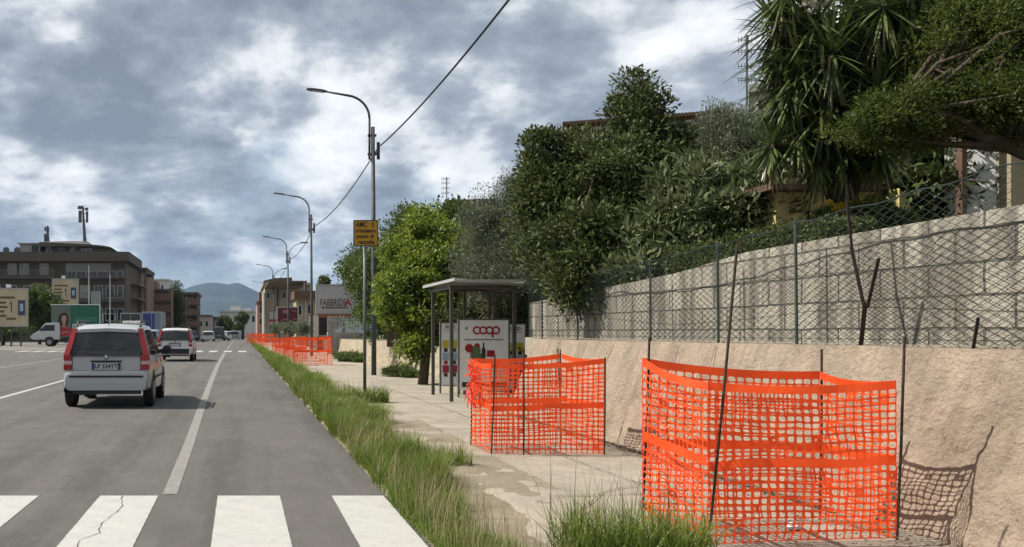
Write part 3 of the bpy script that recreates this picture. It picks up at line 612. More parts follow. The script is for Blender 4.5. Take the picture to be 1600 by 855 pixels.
def poster(label,x0,x1,z0,z1,y,kind):
    t=thing('poster_panel',label,'poster panel',((x0+x1)/2,y,.12),'supermarket poster panels under the bus shelter')
    mb=MB(); mb.box(x0,x1,y-.02,y+.03,z0,z1); mb.build('panel',M_PW,t)
    mb=MB(); 
    for a,b_ in ((x0-.03,x0-.002),(x1+.002,x1+.03)): mb.box(a,b_,y-.03,y+.04,.1,z1+.03)
    mb.box(x0-.001,x1+.001,y-.03,y+.04,z1+.002,z1+.03); mb.build('frame',M_FR,t)
    W_=x1-x0; H=z1-z0; f=y-.024
    coop_logo(t,x0+W_*(.55 if kind==0 else .5),z1-.21*W_*(1 if kind==0 else 1.0),W_*(.56 if kind==0 else .55),f,M_RED)
    if kind==0: text('lettering','di',.07,M_BLK,t,(x0+W_*.14-t.location.x,f-y,z1-.16-.12),bold=.002); 
    mb=MB(); mb.box(x0+W_*.10,x0+W_*.9,f-.002,f+.002,z1-.41*W_,z1-.395*W_); mb.build('rule',M_PD,t)
    def el(name,a,b_,c,d,m):
        mb=MB(); mb.box(x0+W_*a,x0+W_*b_,f-.002,f+.002,z0+H*c,z0+H*d); return mb.build(name,m,t)
    if kind==0:
        # still life of food and a wine bottle, low relief shapes printed on the poster
        mb=MB()
        for (cx,cz,rr) in ((.2,.60,.075),(.3,.55,.06),(.36,.63,.05)): mb.disc((x0+W_*cx,f,z0+H*cz),1,0,rr*W_*1.2,.004,16)
        mb.build('printed_fruit',M_RED,t)
        mb=MB(); mb.disc((x0+W_*.34,f-.004,z0+H*.57),1,0,.09*W_,.004,16); mb.box(x0+W_*.22,x0+W_*.52,f-.005,f-.001,z0+H*.44,z0+H*.53); mb.build('printed_greens',M_PG,t)
        mb=MB(); mb.box(x0+W_*.455,x0+W_*.53,f-.007,f-.004,z0+H*.46,z0+H*.60); mb.box(x0+W_*.475,x0+W_*.505,f-.007,f-.004,z0+H*.60,z0+H*.68); mb.build('printed_bottle',M_PD,t)
        el('printed_box',.56,.72,.48,.57,M_RED)
        el('printed_band',.05,.95,.05,.12,M_PD)
    else:
        for i in range(6): el('printed_price_box',.08+.48*(i%2),.44+.48*(i%2),.60-.20*(i//2),.72-.20*(i//2),(M_PY,M_PY,M_PB,M_PB,M_RED,M_RED)[i])
        for i in range(6): el('printed_product',.15+.48*(i%2),.36+.48*(i%2),.535-.20*(i//2),.595-.20*(i//2),(M_PD,M_PD,M_RED,M_PD,M_PD,M_PD)[i])
    return t
poster('front white supermarket poster with a large red ring logo and food picture',4.27,5.22,.25,1.62,17.45,0)
poster('white poster with price boxes half hidden behind the shelter posts on the left',4.14,4.50,.30,1.57,18.45,1)
poster('white poster with price boxes at the right end, against the dark hollow',5.47,5.86,.20,1.54,18.45,1)
# ---------------------------------------------------------------- vehicles
M_TYRE=mat('tyre_rubber',(.022,.022,.022),.9,.2,20); M_RIM=mat('wheel_rim',(.30,.30,.31),.4,.1,9,metal=.6); M_TRIM=mat('black_trim',(.022,.023,.026),.6,.1,9)
M_GLASS=glassmat('car_glass',(.008,.013,.016),.84); M_DGLASS=glassmat('dark_car_glass',(.008,.01,.012),.93)
M_TAIL=mat('tail_lamp_red',(.34,.006,.012),.15,.05,9,spec=.6); M_TAILW=mat('tail_lamp_clear',(.62,.42,.42),.2,.05,9); M_SEAT=mat('seat_fabric',(.035,.04,.045),.9); M_PLATE=mat('number_plate',(.50,.51,.52),.4); M_PLB=mat('plate_blue',(.02,.03,.16),.4); M_CHR=mat('chrome',(.6,.6,.6),.2,metal=.9); M_PTXT=mat('plate_text',(.02,.02,.03),.5)
M_HL=mat('headlamp_clear',(.55,.57,.6),.15,.1,9,spec=.7)
def paint(name,c): return mat(name,c,.32,.04,1.5,spec=.5,coat=.6)
def car(name,label,cat,loc,L,Wd,H,m,rz=0,belt=.95,tail='hatch',tailtop=None,rear=True,group='cars on the road',rails=False,plate=None,simple=False,boot=0,wr=.30,tl='tall',hood=.95,lift=0):
    t=thing(name,label,cat,loc,group,rz); hw=Wd/2; B=belt; RT=H-.04; rhw=hw-(.195 if rails else .16); tt=.22 if tailtop is None else tailtop
    yb=boot                                   # length of a boot behind the rear window
    yw0,yw1=yb+.05,yb+tt                       # rear glass foot and head
    yf0,yf1=L-hood,L-hood-.72                  # windscreen foot and head
    def lo(y): 
        e=min(y,L-y); return .33-.07*min(1,max(0,(e-.1)/.5))
    def plan(y):
        e=y; k=1.0
        if e<.35: k=.905+.095*math.sqrt(max(0,1-(1-e/.35)**2))
        e=L-y
        if e<.7: k=min(k,.80+.20*math.sqrt(max(0,1-(1-e/.7)**2)))
        return k
    st=[(0,.40),(.0,.60),(.012,.66),(.05,.69),(.055,B-.03 if not boot else B-.05),(.085,B),(yb+.3,B+.0),(L*.5,B-.01),(yf0,B),(yf0+.25,B-.03),(L-.3,B-.12),(L-.1,B-.22),(L-.02,.6),(L,.45)]
    mb=MB(); rings=[]
    for y,z in st:
        k=plan(y); zl=lo(y); w=hw*k
        mid=min(.55,z-.03); up=max(mid+.01,z-.07)
        ring=[(0,zl),(w*.9,zl),(w*.985,zl+.05),(w,mid),(w*.985,up),(w*.955,z-.015),(w*.90,z),(0,z+.012)]
        ring=ring+[(-x,zz) for x,zz in ring[-2:0:-1]]
        rings.append([(x,y,zz) for x,zz in ring])
    n=len(rings[0]); V=[p for r_ in rings for p in r_]
    mb.add(V,[(i*n+k,i*n+(k+1)%n,(i+1)*n+(k+1)%n,(i+1)*n+k) for i in range(len(rings)-1) for k in range(n)]+[tuple(range(n))[::-1],tuple((len(rings)-1)*n+k for k in range(n))])
    body=mb.build('body',m,t,world=False); body.data.shade_smooth(); md=body.modifiers.new('es','EDGE_SPLIT'); md.split_angle=R(38)
    # roof shell
    mb=MB(); V=[];rs=[(yw1-.05,RT-.05,.93),(yw1+.05,RT,.97),(yw1+.5,H,1),(L*.5,H,1),(yf1-.15,H-.02,.98),(yf1+.08,RT-.06,.93)]
    for y,z,k in rs:
        w=rhw*k; V+=[(-w-.035,y,z-.10),(-w,y,z-.03),(-w+.10,y,z),(0,y,z+.02),(w-.10,y,z),(w,y,z-.03),(w+.035,y,z-.10),(w-.05,y,z-.06),(0,y,z-.04),(-w+.05,y,z-.06)]
    n=10; mb.add(V,[(i*n+k,i*n+(k+1)%n,(i+1)*n+(k+1)%n,(i+1)*n+k) for i in range(len(rs)-1) for k in range(n)]+[tuple(range(n))[::-1],tuple((len(rs)-1)*n+k for k in range(n))])
    o=mb.build('roof',m,t,world=False,smooth=True); o.modifiers.new('es','EDGE_SPLIT').split_angle=R(40)
    zt=RT-.085
    def side(z): return hw*.955+(rhw+.03-hw*.955)*(z-B)/(zt-B)
    def post(pts,wy,wx,mm,nm='pillar'):
        for s in (-1,1):
            mb=MB(); V=[]
            for (y,z) in pts:
                x=side(z); V+=[(s*(x-wx),y,z),(s*x,y,z),(s*x,y+wy,z),(s*(x-wx),y+wy,z)]
            k=len(pts); f=[(4*i+j,4*i+(j+1)%4,4*i+4+(j+1)%4,4*i+4+j) for i in range(k-1) for j in range(4)]+[(3,2,1,0),(4*k-4,4*k-3,4*k-2,4*k-1)]
            mb.add(V,f); mb.build(nm,mm,t,world=False)
    zm=(B+zt)/2; ym=(yw0+yw1)/2
    post([(yw0+.01,B-.02),(ym,zm),(yw1,zt+.03)],.30,.10,m)                 # rear pillar
    post([(L*.36,B-.02),(L*.37,zt+.02)],.10,.05,M_TRIM); post([(yf0-.06,B-.02),(yf1-.05,zt+.03)],.09,.06,m)
    # glass
    def quadglass(nm,pts,mm,off=0): 
        mb=MB(); mb.add(pts,[(0,1,2,3)]); return mb.build(nm,mm,t,world=False)
    G=M_GLASS if not simple else M_DGLASS
    xb=side(B)-.085; xt=side(zt)-.075
    quadglass('rear_window',[(-xb,yw0-.005,B-.0),(xb,yw0-.005,B-.0),(xt,yw1-.03,zt+.02),(-xt,yw1-.03,zt+.02)],G)
    quadglass('windscreen',[(-xb,yf0+.02,B),(xb,yf0+.02,B),(xt,yf1+.06,zt+.03),(-xt,yf1+.06,zt+.03)],G)
    for s in (-1,1):
        a=side(B)*s*.995; b_=side(zt)*s*.995
        quadglass('side_window',[(a,yw0+.28,B),(a,L*.365,B),(b_,L*.375,zt),(b_,yw1+.25,zt)],G)
        quadglass('side_window',[(a,L*.39,B),(a,yf0-.06,B),(b_,yf1-.04,zt),(b_,L*.40,zt)],G)
        mb=MB(); mb.box(s*hw*.985-.012,s*hw*.985+.012,.42,L-.6,.50,.56) ; mb.build('side_moulding',M_TRIM,t,world=False)
        for yh in (L*.34,L*.60):
            mb=MB(); mb.box(s*(hw*.985)-.018,s*(hw*.985)+.018,yh,yh+.14,.80,.825); mb.build('door_handle',M_TRIM,t,world=False)
        mb=MB(); mb.lathe((s*(hw+.11),yf0-.22,B+.06),1,[(.02,-.05),(.085,-.04),(.1,0),(.07,.07),(.02,.09)],12); mb.box(s*(hw+.02)-.07,s*(hw+.02)+.07,yf0-.22,yf0-.18,B+.0,B+.05); mb.build('door_mirror',M_TRIM,t,world=False,smooth=False)
    # dark window surround at the rear
    mb=MB(); 
    def tp(x,z,o=.0): # a point on the tailgate slope
        k=(z-B)/(zt-B); return (x,yw0+(yw1-.03-yw0)*k-.012-o,z)
    def strip(pts): 
        k=len(pts); V=[tp(*p) for p in pts]+[tuple(np.array(tp(*p))+np.array((0,.02,0))) for p in pts]
        mb.add(V,[tuple(range(k)),tuple(range(2*k-1,k-1,-1))]+[(i,(i+1)%k,k+(i+1)%k,k+i) for i in range(k)])
    for s in (-1,1): strip([(s*(xb+.0),B-.01),(s*(xb-.07),B-.01),(s*(xt-.05),zt+.02),(s*xt,zt+.02)][::s])
    strip([(-xb,B-.025),(xb,B-.025),(xb-.02,B+.07),(-xb+.02,B+.07)]); 
    strip([(-xt,zt-.04),(xt,zt-.04),(xt,zt+.03),(-xt,zt+.03)]); mb.build('window_seal',M_TRIM,t,world=False)
    # seats
    if not simple:
        for s in (-1,1):
            mb=MB(); mb.box(s*.33-.24,s*.33+.24,yb+.75,yb+.90,.5,B+.12); mb.box(s*.33-.12,s*.33+.12,yb+.77,yb+.87,B+.14,B+.30); mb.build('rear_seat',M_SEAT,t,world=False,bevel=.04)
            mb=MB(); mb.box(s*.34-.24,s*.34+.24,L*.5,L*.5+.14,.5,B+.22); mb.box(s*.34-.13,s*.34+.13,L*.5+.02,L*.5+.11,B+.24,B+.42); mb.build('front_seat',M_SEAT,t,world=False,bevel=.04)
        mb=MB(); mb.box(-hw*.8,hw*.8,yf0-.4,yf0-.05,.6,B+.01); mb.build('dashboard',M_SEAT,t,world=False)
    # tail lamps
    for s in (-1,1):
        if tl=='tall':
            mb=MB(); V=[]
            for (z,xi,xo) in ((B-.0,side(B)-.10,side(B)+.006),(zm,side(zm)-.095,side(zm)+.006),(zt+.05,side(zt)-.085,side(zt)-.005)):
                k=(z-B)/(zt-B); y=yw0+(yw1-.03-yw0)*k-.03; V+=[(s*xi,y,z),(s*xo,y+.015,z),(s*xo,y+.16,z),(s*xi,y+.10,z)]
            mb.add(V,[(4*i+j,4*i+(j+1)%4,4*i+4+(j+1)%4,4*i+4+j) for i in range(2) for j in range(4)]+[(3,2,1,0),(8,9,10,11)]); mb.build('tail_lamp',M_TAIL,t,world=False)
        w=hw*plan(.06)
        lo_,hi=(.70,B-.0) if tl!='mid' else (B-.26,B-.06)
        parts=((lo_,lo_+(hi-lo_)*.35,M_TAIL),(lo_+(hi-lo_)*.36,lo_+(hi-lo_)*.62,M_TAILW),(lo_+(hi-lo_)*.63,hi,M_TAIL))
        for z0,z1,mm in parts:
            mb=MB(); mb.box(min(s*(w-.15),s*(w+.004)),max(s*(w-.15),s*(w+.004)),.03,.22,z0,z1); mb.build('tail_lamp',mm,t,world=False,bevel=.01)
        mb=MB(); mb.box(min(s*(hw*.55),s*(hw*.8)),max(s*(hw*.55),s*(hw*.8)),L-.16,L-.06,.60,.72); mb.build('headlamp',M_HL,t,world=False,bevel=.02)
    mb=MB(); mb.box(-hw*.83,hw*.83,-.012,.02,.565,.60)
    for s in (-1,1): mb.box(min(s*hw*.82,s*hw*.93),max(s*hw*.82,s*hw*.93),.02,.12,.565,.60)
    mb.build('bumper_strip',M_TRIM,t,world=False)
    mb=MB(); mb.box(-hw*.75,hw*.75,.02,.3,.26,.335); mb.build('underside',M_TRIM,t,world=False)
    mb=MB(); mb.box(-.28,.28,.022,.06,.84,.872); mb.build('boot_handle',M_TRIM,t,world=False,bevel=.008)
    mb=MB(); mb.box(-.26,.26,.022,.054,.705,.825) ; pl=mb.build('number_plate',M_PLATE,t,world=False)
    mb=MB(); mb.box(-.26,-.215,.018,.021,.706,.824); mb.box(.215,.26,.018,.021,.706,.824); mb.build('plate_band',M_PLB,pl,world=False)
    if plate: text('plate_lettering',plate,.105,M_PTXT,pl,(0,.019,.765),width=.41,bold=.002)
    if not simple:
        mb=MB(); mb.box(-.625,-.617,.040,.06,.69,B-.03); mb.box(.617,.625,.040,.06,.69,B-.03); mb.box(-.617,.617,.040,.06,.682,.69); mb.build('tailgate_gap',M_TRIM,t,world=False)
        mb=MB(); mb.lathe((0,.05,.93),1,[(.0,-.03),(.03,-.025),(.045,0),(.045,.02)],16); mb.build('badge',M_CHR,t,world=False)
        mb=MB(); p=[tp(0,B+.0,.03),tp(-.1,B+.03,.03),tp(-.42,B+.055,.03)]; mb.tube(p,.010,6); mb.build('wiper',M_TRIM,t,world=False)
        mb=MB(); mb.tube([(-hw+.36,-.02,.27),(-hw+.36,.3,.27)],.03,10); mb.tube([(-hw+.40,.10,.29),(-hw+.62,.12,.27)],.08,10); mb.build('exhaust',M_TRIM,t,world=False)
        mb=MB(); mb.tube([(0,yw1+.15,H),(0.0,yw1+.08,H+.09)],.012,6); mb.build('aerial',M_TRIM,t,world=False)
    if rails:
        for s in (-1,1):
            mb=MB(); x=s*(rhw-.03); mb.tube([(x,yw1+.12,RT),(x,yw1+.22,H+.05),(x,L*.5,H+.065),(x,yf1-.28,H+.05),(x,yf1-.15,RT)],.02,8); mb.build('roof_rail',M_TRIM,t,world=False)
    for yy in (.60,L-.72):
        for s in (-1,1):
            xo=s*(hw+.002)
            mb=MB(); mb.disc((s*(hw*.99),yy,wr+.01),0,0,wr+.065,.02,28,R(-5),R(185)) ; mb.build('wheel_arch',M_TRIM,t,world=False)
            c=(s*(hw-.085),yy,wr); mb=MB(); mb.lathe(c,0,[(wr*.62,-.09),(wr*.93,-.09),(wr,-.06),(wr,.06),(wr*.93,.09),(wr*.62,.09)],28); wh=mb.build('wheel',M_TYRE,t,world=False)
            mb=MB(); q=s*.092; mb.lathe((c[0]+q,yy,wr),0,[(wr*.62,-.006),(wr*.60,.004),(wr*.2,.008),(wr*.12,.012)],20); mb.build('rim',M_RIM,wh,world=False)
    return t
WHITE=paint('white_car_paint',(.66,.67,.66)); SILV=paint('silver_car_paint',(.27,.30,.33)); DARK=paint('dark_car_paint',(.025,.027,.03)); GREY=paint('grey_car_paint',(.10,.11,.12)); OFFW=paint('offwhite_car_paint',(.42,.44,.455))
c1=car('hatchback','small white boxy hatchback nearest the camera with tall red tail lamps','car',(-2.43,16.25,0),3.40,1.62,1.53,OFFW,rails=True,plate='LP 534YT',belt=.97)
# white papers / tray on its roof
mb=MB(); mb.box(.20,.40,.75,1.0,1.545,1.60); mb.box(.43,.60,.72,1.0,1.54,1.60); mb.build('roof_rack_box',mat('white_box',(.75,.75,.73),.5),c1,world=False,bevel=.01)
c2=car('hatchback','white hatchback with dark bumper and roof bars, second in the lane','car',(-3.02,41.5,0),3.65,1.68,1.55,WHITE,rails=True,plate='',belt=1.0)
mb=MB(); mb.box(-.66,.66,-.03,.05,.36,.60); mb.build('rear_bumper',M_TRIM,c2,world=False,bevel=.02)
mb=MB(); mb.box(-.62,.62,.9,.95,1.60,1.635); mb.box(-.62,.62,2.0,2.05,1.60,1.635); mb.build('roof_bar',M_TRIM,c2,world=False)
car('minivan','silver grey car seen between the two white hatchbacks','car',(-5.95,56,0),4.2,1.75,1.52,SILV,belt=.93,simple=True,tl='mid',wr=.31)
car('hatchback','small white car far ahead in the lane beside a dark van','car',(-4.35,122,0),3.9,1.72,1.45,WHITE,simple=True,belt=.92,tl='mid')
car('dark_van','dark van far ahead between the two distant white cars','van',(-3.2,135,0),4.6,1.85,2.1,DARK,simple=True,belt=1.15,tl='mid')
car('parked_car','white car standing side-on where the verge meets the road far ahead','car',(-1.6,140,0),4.1,1.72,1.46,WHITE,simple=True,belt=.93,tl='mid',rz=R(65))
for k,(x,y,mm,lb) in enumerate(((-6.7,100,GREY,'dark grey estate car in the queue left of the far white car'),(-8.9,104,SILV,'silver car parked behind the dark grey estate in the distance'),(-7.2,128,DARK,'black car far down the left lane beyond the grey estate'),(-10.4,118,WHITE,'white car parked behind the silver one near the brown building'),(-12.6,112,DARK,'dark car parked beside the road right of the blue truck'),(-1.0,152,SILV,'tiny silver car just beyond the side-on white car'))):
    car('parked_car',lb,'car',(x,y,0),4.3,1.78,1.5,mm,simple=True,belt=.94,tl='mid')
# advertising truck
def promo_truck():
    Y=84; X=lambda px:(px-VX)*Y/F
    x0=X(51); t=thing('advertising_truck','small white cab truck carrying a big green poster board of a smiling woman','truck',(X(100),Y,0))
    M_W=paint('truck_white',(.52,.54,.53)); zf=.0
    # cab side profile facing left, extruded along depth
    prof=[(0,.55),(.02,.85),(.18,1.1),(.62,1.38),(.98,2.0),(1.15,2.12),(2.05,2.15),(2.12,2.05),(2.12,.55)]
    prof=[(a*1.28,z*.98+.1) for a,z in prof]
    def ext(pr,ya,yb,nm,m,par,bev=0):
        k=len(pr); mb=MB(); mb.add([(x0+a,ya,z) for a,z in pr]+[(x0+a,yb,z) for a,z in pr],[tuple(range(k)),tuple(range(2*k-1,k-1,-1))]+[(i,k+i,k+(i+1)%k,(i+1)%k) for i in range(k)]); return mb.build(nm,m,par,bevel=bev)
    ext(prof,Y-.85,Y+.85,'cab',M_W,t,.03)
    win=[(.72,1.38),(1.02,1.9),(1.75,1.92),(1.75,1.38)]; ext([(a*1.28,z+.08) for a,z in win],Y-.862,Y-.845,'side_window',M_DGLASS,t)
    mb=MB(); mb.add([(x0+.83,Y-.75,1.5),(x0+.83,Y+.75,1.5),(x0+1.24,Y+.7,2.02),(x0+1.24,Y-.7,2.02)],[(0,1,2,3)]); mb.build('windscreen',M_DGLASS,t)
    mb=MB(); mb.box(x0-.05,x0+.15,Y-.86,Y+.86,.5,.72); mb.build('bumper',M_TRIM,t); mb=MB(); mb.box(x0-.02,x0+.1,Y-.8,Y-.5,.85,1.02); mb.build('headlamp',M_HL,t)
    mb=MB(); mb.box(x0+.92,x0+1.02,Y-1.02,Y-.9,1.45,1.75); mb.build('door_mirror',M_TRIM,t)
    mb=MB(); mb.tube([(x0+2.2,Y-.88,.9),(x0+1.6,Y-.868,.9)],.008,4); mb.box(x0+2.7,x0+7.2,Y-.4,Y+.4,.55,.78); mb.box(x0+2.9,x0+3.6,Y-.8,Y-.4,.4,.72); mb.build('chassis',M_TRIM,t)
    for a in (1.75,6.3):
        for s in (-1,1):
            mb=MB(); mb.lathe((x0+a,Y+s*.75,.40),1,[(.2,-.1),(.37,-.1),(.40,-.07),(.40,.07),(.37,.1),(.2,.1)],24); w=mb.build('wheel',M_TYRE,t)
            mb=MB(); mb.lathe((x0+a,Y+s*.86,.40),1,[(.22,-.01),(.2,.01),(.06,.015)],16); mb.build('rim',M_RIM,w,world=False); w.children[0].data.transform(Matrix.Translation((-t.location.x,-t.location.y,-t.location.z)))
            if a==1.75: mb=MB(); mb.disc((x0+a,Y+s*.855,.42),1,0,.5,.02,24,0,math.pi); mb.build('wheel_arch',M_TRIM,t)
    xb0,xb1=X(82),X(157); z0,z1=.85,1.4+(518-477)*Y/F
    M_GRN=mat('board_green',(.015,.13,.075),.5,.05,1); M_GG=mat('board_grey_green',(.13,.16,.13),.5,.1,.6)
    mb=MB(); mb.box(xb0,xb1,Y-.60,Y-.50,z0,z1); mb.box(xb0,xb1,Y+.50,Y+.6,z0,z1); mb.build('poster_board',M_GRN,t)
    mb=MB(); f=Y-.604; mb.box(xb0+.05,xb0+(xb1-xb0)*.40,f-.004,f+.002,z0+.05,z1-.05); pb=mb.build('poster_left_field',M_GG,t)
    mb=MB(); mb.box(xb0-.03,xb1+.03,Y-.62,Y-.48,z1+.001,z1+.06); mb.box(xb1+.002,xb1+.06,Y-.62,Y-.48,z0,z1); mb.build('board_frame',M_PW,t)
    # printed woman: hair, face, dress as thin printed shapes
    cx=xb0+1.15; M_SK=mat('print_skin',(.42,.25,.17),.6); M_HR=mat('print_hair',(.02,.012,.01),.6); M_DR=mat('print_dress',(.42,.02,.05),.6,.35,6)
    def blob(nm,pts,off,m):
        k=len(pts); mb=MB(); mb.add([(cx+a,f-off,z0+b) for a,b in pts]+[(cx+a,f-off+.003,z0+b) for a,b in pts],[tuple(range(k)),tuple(range(2*k-1,k-1,-1))]+[(i,k+i,k+(i+1)%k,(i+1)%k) for i in range(k)]); mb.build(nm,m,t)
    blob('printed_hair',[(-.42,1.0),(-.5,1.5),(-.42,2.0),(-.15,2.28),(.2,2.28),(.42,2.05),(.46,1.6),(.4,1.15),(.0,1.0)],.006,M_HR)
    blob('printed_face',[(-.12,1.35),(-.2,1.7),(-.12,2.0),(.08,2.08),(.26,1.95),(.30,1.65),(.2,1.38),(.14,1.05),(.3,.95),(-.3,.95),(-.06,1.1)],.012,M_SK)
    blob('printed_dress',[(-1.1,.15),(-1.05,.5),(-.7,.75),(-.3,.98),(.3,.98),(.7,.7),(.95,.4),(.9,.15)],.010,M_DR)
    blob('printed_arm',[(-.5,.35),(.1,.55),(.6,.5),(.6,.4),(.1,.42),(-.4,.25)],.015,M_SK)
    M_TW=mat('print_white',(.55,.62,.58),.6); M_TG=mat('print_pale_green',(.07,.25,.17),.6)
    text('lettering','INTIMA',.8,M_TW,t,((xb0+xb1)/2+.95-t.location.x,f-.01-Y,z0+.95),width=2.5,bold=.02)
    for zz,wd in ((1.75,2.0),(1.55,2.2)): 
        mb=MB(); mb.box((xb0+xb1)/2+.95-wd/2,(xb0+xb1)/2+.95+wd/2,f-.01,f,z0+zz,z0+zz+.12); mb.build('printed_line',M_TG,t)
    return t
promo_truck()
# box trucks behind the hatchbacks
def box_truck(label,px0,px1,py0,Y,m,panel=None):
    x0,x1=(px0-VX)*Y/F,(px1-VX)*Y/F; z1=EYE+(VY-py0)*Y/F; xc=(x0+x1)/2
    t=thing('box_truck',label,'truck',(xc,Y,0)); mb=MB(); mb.box(x0,x1,Y,Y+4.5,.75,z1); mb.build('cargo_box',m,t,bevel=.03)
    mb=MB(); mb.box(x0+.1,x1-.1,Y+4.6,Y+6,.5,2.1); mb.build('cab',WHITE,t,bevel=.15)
    mb=MB(); mb.box(x0+.05,x1-.05,Y+.1,Y+5.8,.5,.74); mb.build('chassis',M_TRIM,t)
    for yy in (Y+.9,Y+5.0):
        for xx in (x0+.2,x1-.2):
            mb=MB(); mb.lathe((xx,yy,.42),0,[(.2,-.12),(.42,-.12),(.42,.12),(.2,.12)],20); mb.build('wheel',M_TYRE,t)
    mb=MB(); 
    for a,b_ in ((x0-.02,x0+.06),(x1-.06,x1+.02),(xc-.02,xc+.02)): mb.box(a,b_,Y-.03,Y-.003,.8,z1-.02)
    mb.box(x0+.06,x1-.06,Y-.028,Y-.003,z1-.1,z1+.0); mb.build('rear_frame',mat('box_truck_trim',(.35,.38,.42),.5),t)
    if panel: mb=MB(); mb.box(x0+.1,x1-(x1-x0)*.35,Y-.02,Y-.002,1.0,z1-.18); mb.build('rear_panel',panel,t)
    for s in (x0+.1,x1-.25): mb=MB(); mb.box(s,s+.15,Y-.03,Y,.6,.72); mb.build('tail_lamp',M_TAIL,t)
    return t
box_truck('blue and pale grey box truck behind the nearest hatchback',222,252,487,76,mat('truck_pale_blue',(.20,.24,.32),.5),mat('truck_blue',(.03,.05,.22),.4))
box_truck('dark box trailer standing left of the blue truck',188,220,489,80,mat('trailer_dark',(.06,.06,.055),.6))
# ---------------------------------------------------------------- billboards
M_BBEIGE=mat('billboard_cream',(.55,.46,.31),.7,.1,1.2,dirt=(.42,.35,.24),ds=.8); M_BPOST=mat('billboard_post',(.06,.065,.08),.6); M_BLU=mat('dark_blue_post',(.02,.025,.09),.5); M_BROWN=mat('print_brown',(.15,.08,.05),.6); M_PRB=mat('print_slate_blue',(.06,.07,.13),.6)
def board(label,px0,px1,py0,py1,Y,m,posts,by=None,rz=0,depth=.12,group=None,postm=None):
    x0,x1=(px0-VX)*Y/F,(px1-VX)*Y/F; z1,z0=EYE+(VY-py0)*Y/F,EYE+(VY-py1)*Y/F
    t=thing('billboard',label,'billboard',((x0+x1)/2,Y,0),group); mb=MB(); mb.box(x0,x1,Y,Y+depth,z0,z1); mb.build('board',m,t)
    w=.0035*Y*.35
    mb=MB(); mb.box(x0-w,x1+w,Y-.04,Y+depth,z1+.002,z1+w); mb.box(x0-w,x1+w,Y-.04,Y+depth,z0-w,z0-.002); mb.box(x0-w,x0-.002,Y-.04,Y+depth,z0,z1); mb.box(x1+.002,x1+w,Y-.04,Y+depth,z0,z1); mb.build('frame',M_EDGE,t)
    for px in posts: 
        x=(px-VX)*Y/F; mb=MB(); mb.box(x-.07,x+.07,Y+depth+.001,Y+depth+.16,-.02,z1-.1); mb.build('post',postm or M_BPOST,t)
    if rz: 
        t.rotation_euler=(0,0,rz)
    return t,x0,x1,z0,z1
def cream(label,a,b,c,d,Y,rz):
    t,x0,x1,z0,z1=board(label,a,b,c,d,Y,M_BBEIGE,(a+(b-a)*.2,a+(b-a)*.5,a+(b-a)*.8),rz=rz,group='cream posters on the left'); w=x1-x0; h=z1-z0; cx=(x0+x1)/2
    mb=MB()
    for (u0,u1,v0,v1) in ((.05,.62,.74,.80),(.05,.35,.60,.66),(.05,.40,.48,.54),(.05,.30,.36,.42),(.05,.36,.24,.30),(.36,.66,.16,.22)): mb.box(x0+w*u0,x0+w*u1,Y-.012,Y-.004,z0+h*v0,z0+h*v1)
    mb.build('printed_lines',M_BROWN,t)
    mb=MB(); mb.box(x0+w*.50,x0+w*.54,Y-.012,Y-.004,z0+h*.36,z0+h*.66); mb.box(x0+w*.46,x0+w*.5,Y-.012,Y-.004,z0+h*.58,z0+h*.63); mb.build('printed_numeral',M_BROWN,t)
    mb=MB(); mb.box(x0+w*.72,x0+w*.94,Y-.012,Y-.004,z0+h*.28,z0+h*.70); mb.build('printed_picture',M_PRB,t)
    mb=MB(); mb.box(x0+w*.78,x0+w*.88,Y-.02,Y-.013,z0+h*.4,z0+h*.6); mb.build('printed_figure',M_PB,t)
    mb=MB(); mb.box(x0+w*.35,x0+w*.5,Y-.05,Y+.1,z1+.15,z1+.45); mb.build('top_plate',M_PW,t)
cream('cream poster hoarding cut off by the left edge of the picture',-8,42,452,509,84,R(4)); cream('smaller cream poster hoarding standing higher behind the leafy tree',83,121,437,478,104,R(5))
t,x0,x1,z0,z1=board('white billboard with black serif lettering and an orange foot strip, half behind foliage',495,572,446,489,54,mat('billboard_white',(.48,.48,.50),.5,.05,1,dirt=(.40,.40,.42),ds=.8),(538,),postm=M_BLU)
w=x1-x0; text('lettering','FABBRIDE',.62,M_BLK,t,(x0+w*.33-t.location.x,-.012,z0+(z1-z0)*.36),width=w*.52,bold=-.0); text('lettering','A',.62,M_RED,t,(x0+w*.635-t.location.x,-.012,z0+(z1-z0)*.36),bold=.01)
mb=MB(); r_=random.Random(2); xx=x0+w*.10
while xx<x0+w*.62: 
    q=r_.uniform(.04,.14); mb.box(xx,xx+q,54-.012,54-.004,z0+.27,z0+.27+r_.uniform(.07,.1)); xx+=q+.03
mb.build('printed_small_line',M_PD,t)
mb=MB(); mb.box(x0+.1,x0+w*.47,54-.012,53.999,z0-.28,z0-.02); mb.box(x0+w*.48,x1-.1,54-.012,53.999,z0-.28,z0-.02); mb.build('foot_strip',mat('foot_strip_orange',(.30,.10,.04),.6,.3,2),t)
t,x0,x1,z0,z1=board('dark red billboard in a white frame in front of the beige building',434,465,481,504,74,mat('billboard_red',(.10,.012,.018),.5,.15,1),(437,457))
w=x1-x0; mb=MB()
for (a,b_,c,d) in ((.25,.5,.62,.85),(.28,.48,.18,.25),(.72,.95,.75,.82),(.75,.95,.2,.26),(.6,.605,.05,.95)): mb.box(x0+w*a,x0+w*b_,74-.012,73.998,z0+(z1-z0)*c,z0+(z1-z0)*d)
mb.build('printed_lines',mat('print_pale_red',(.32,.16,.15),.6),t)
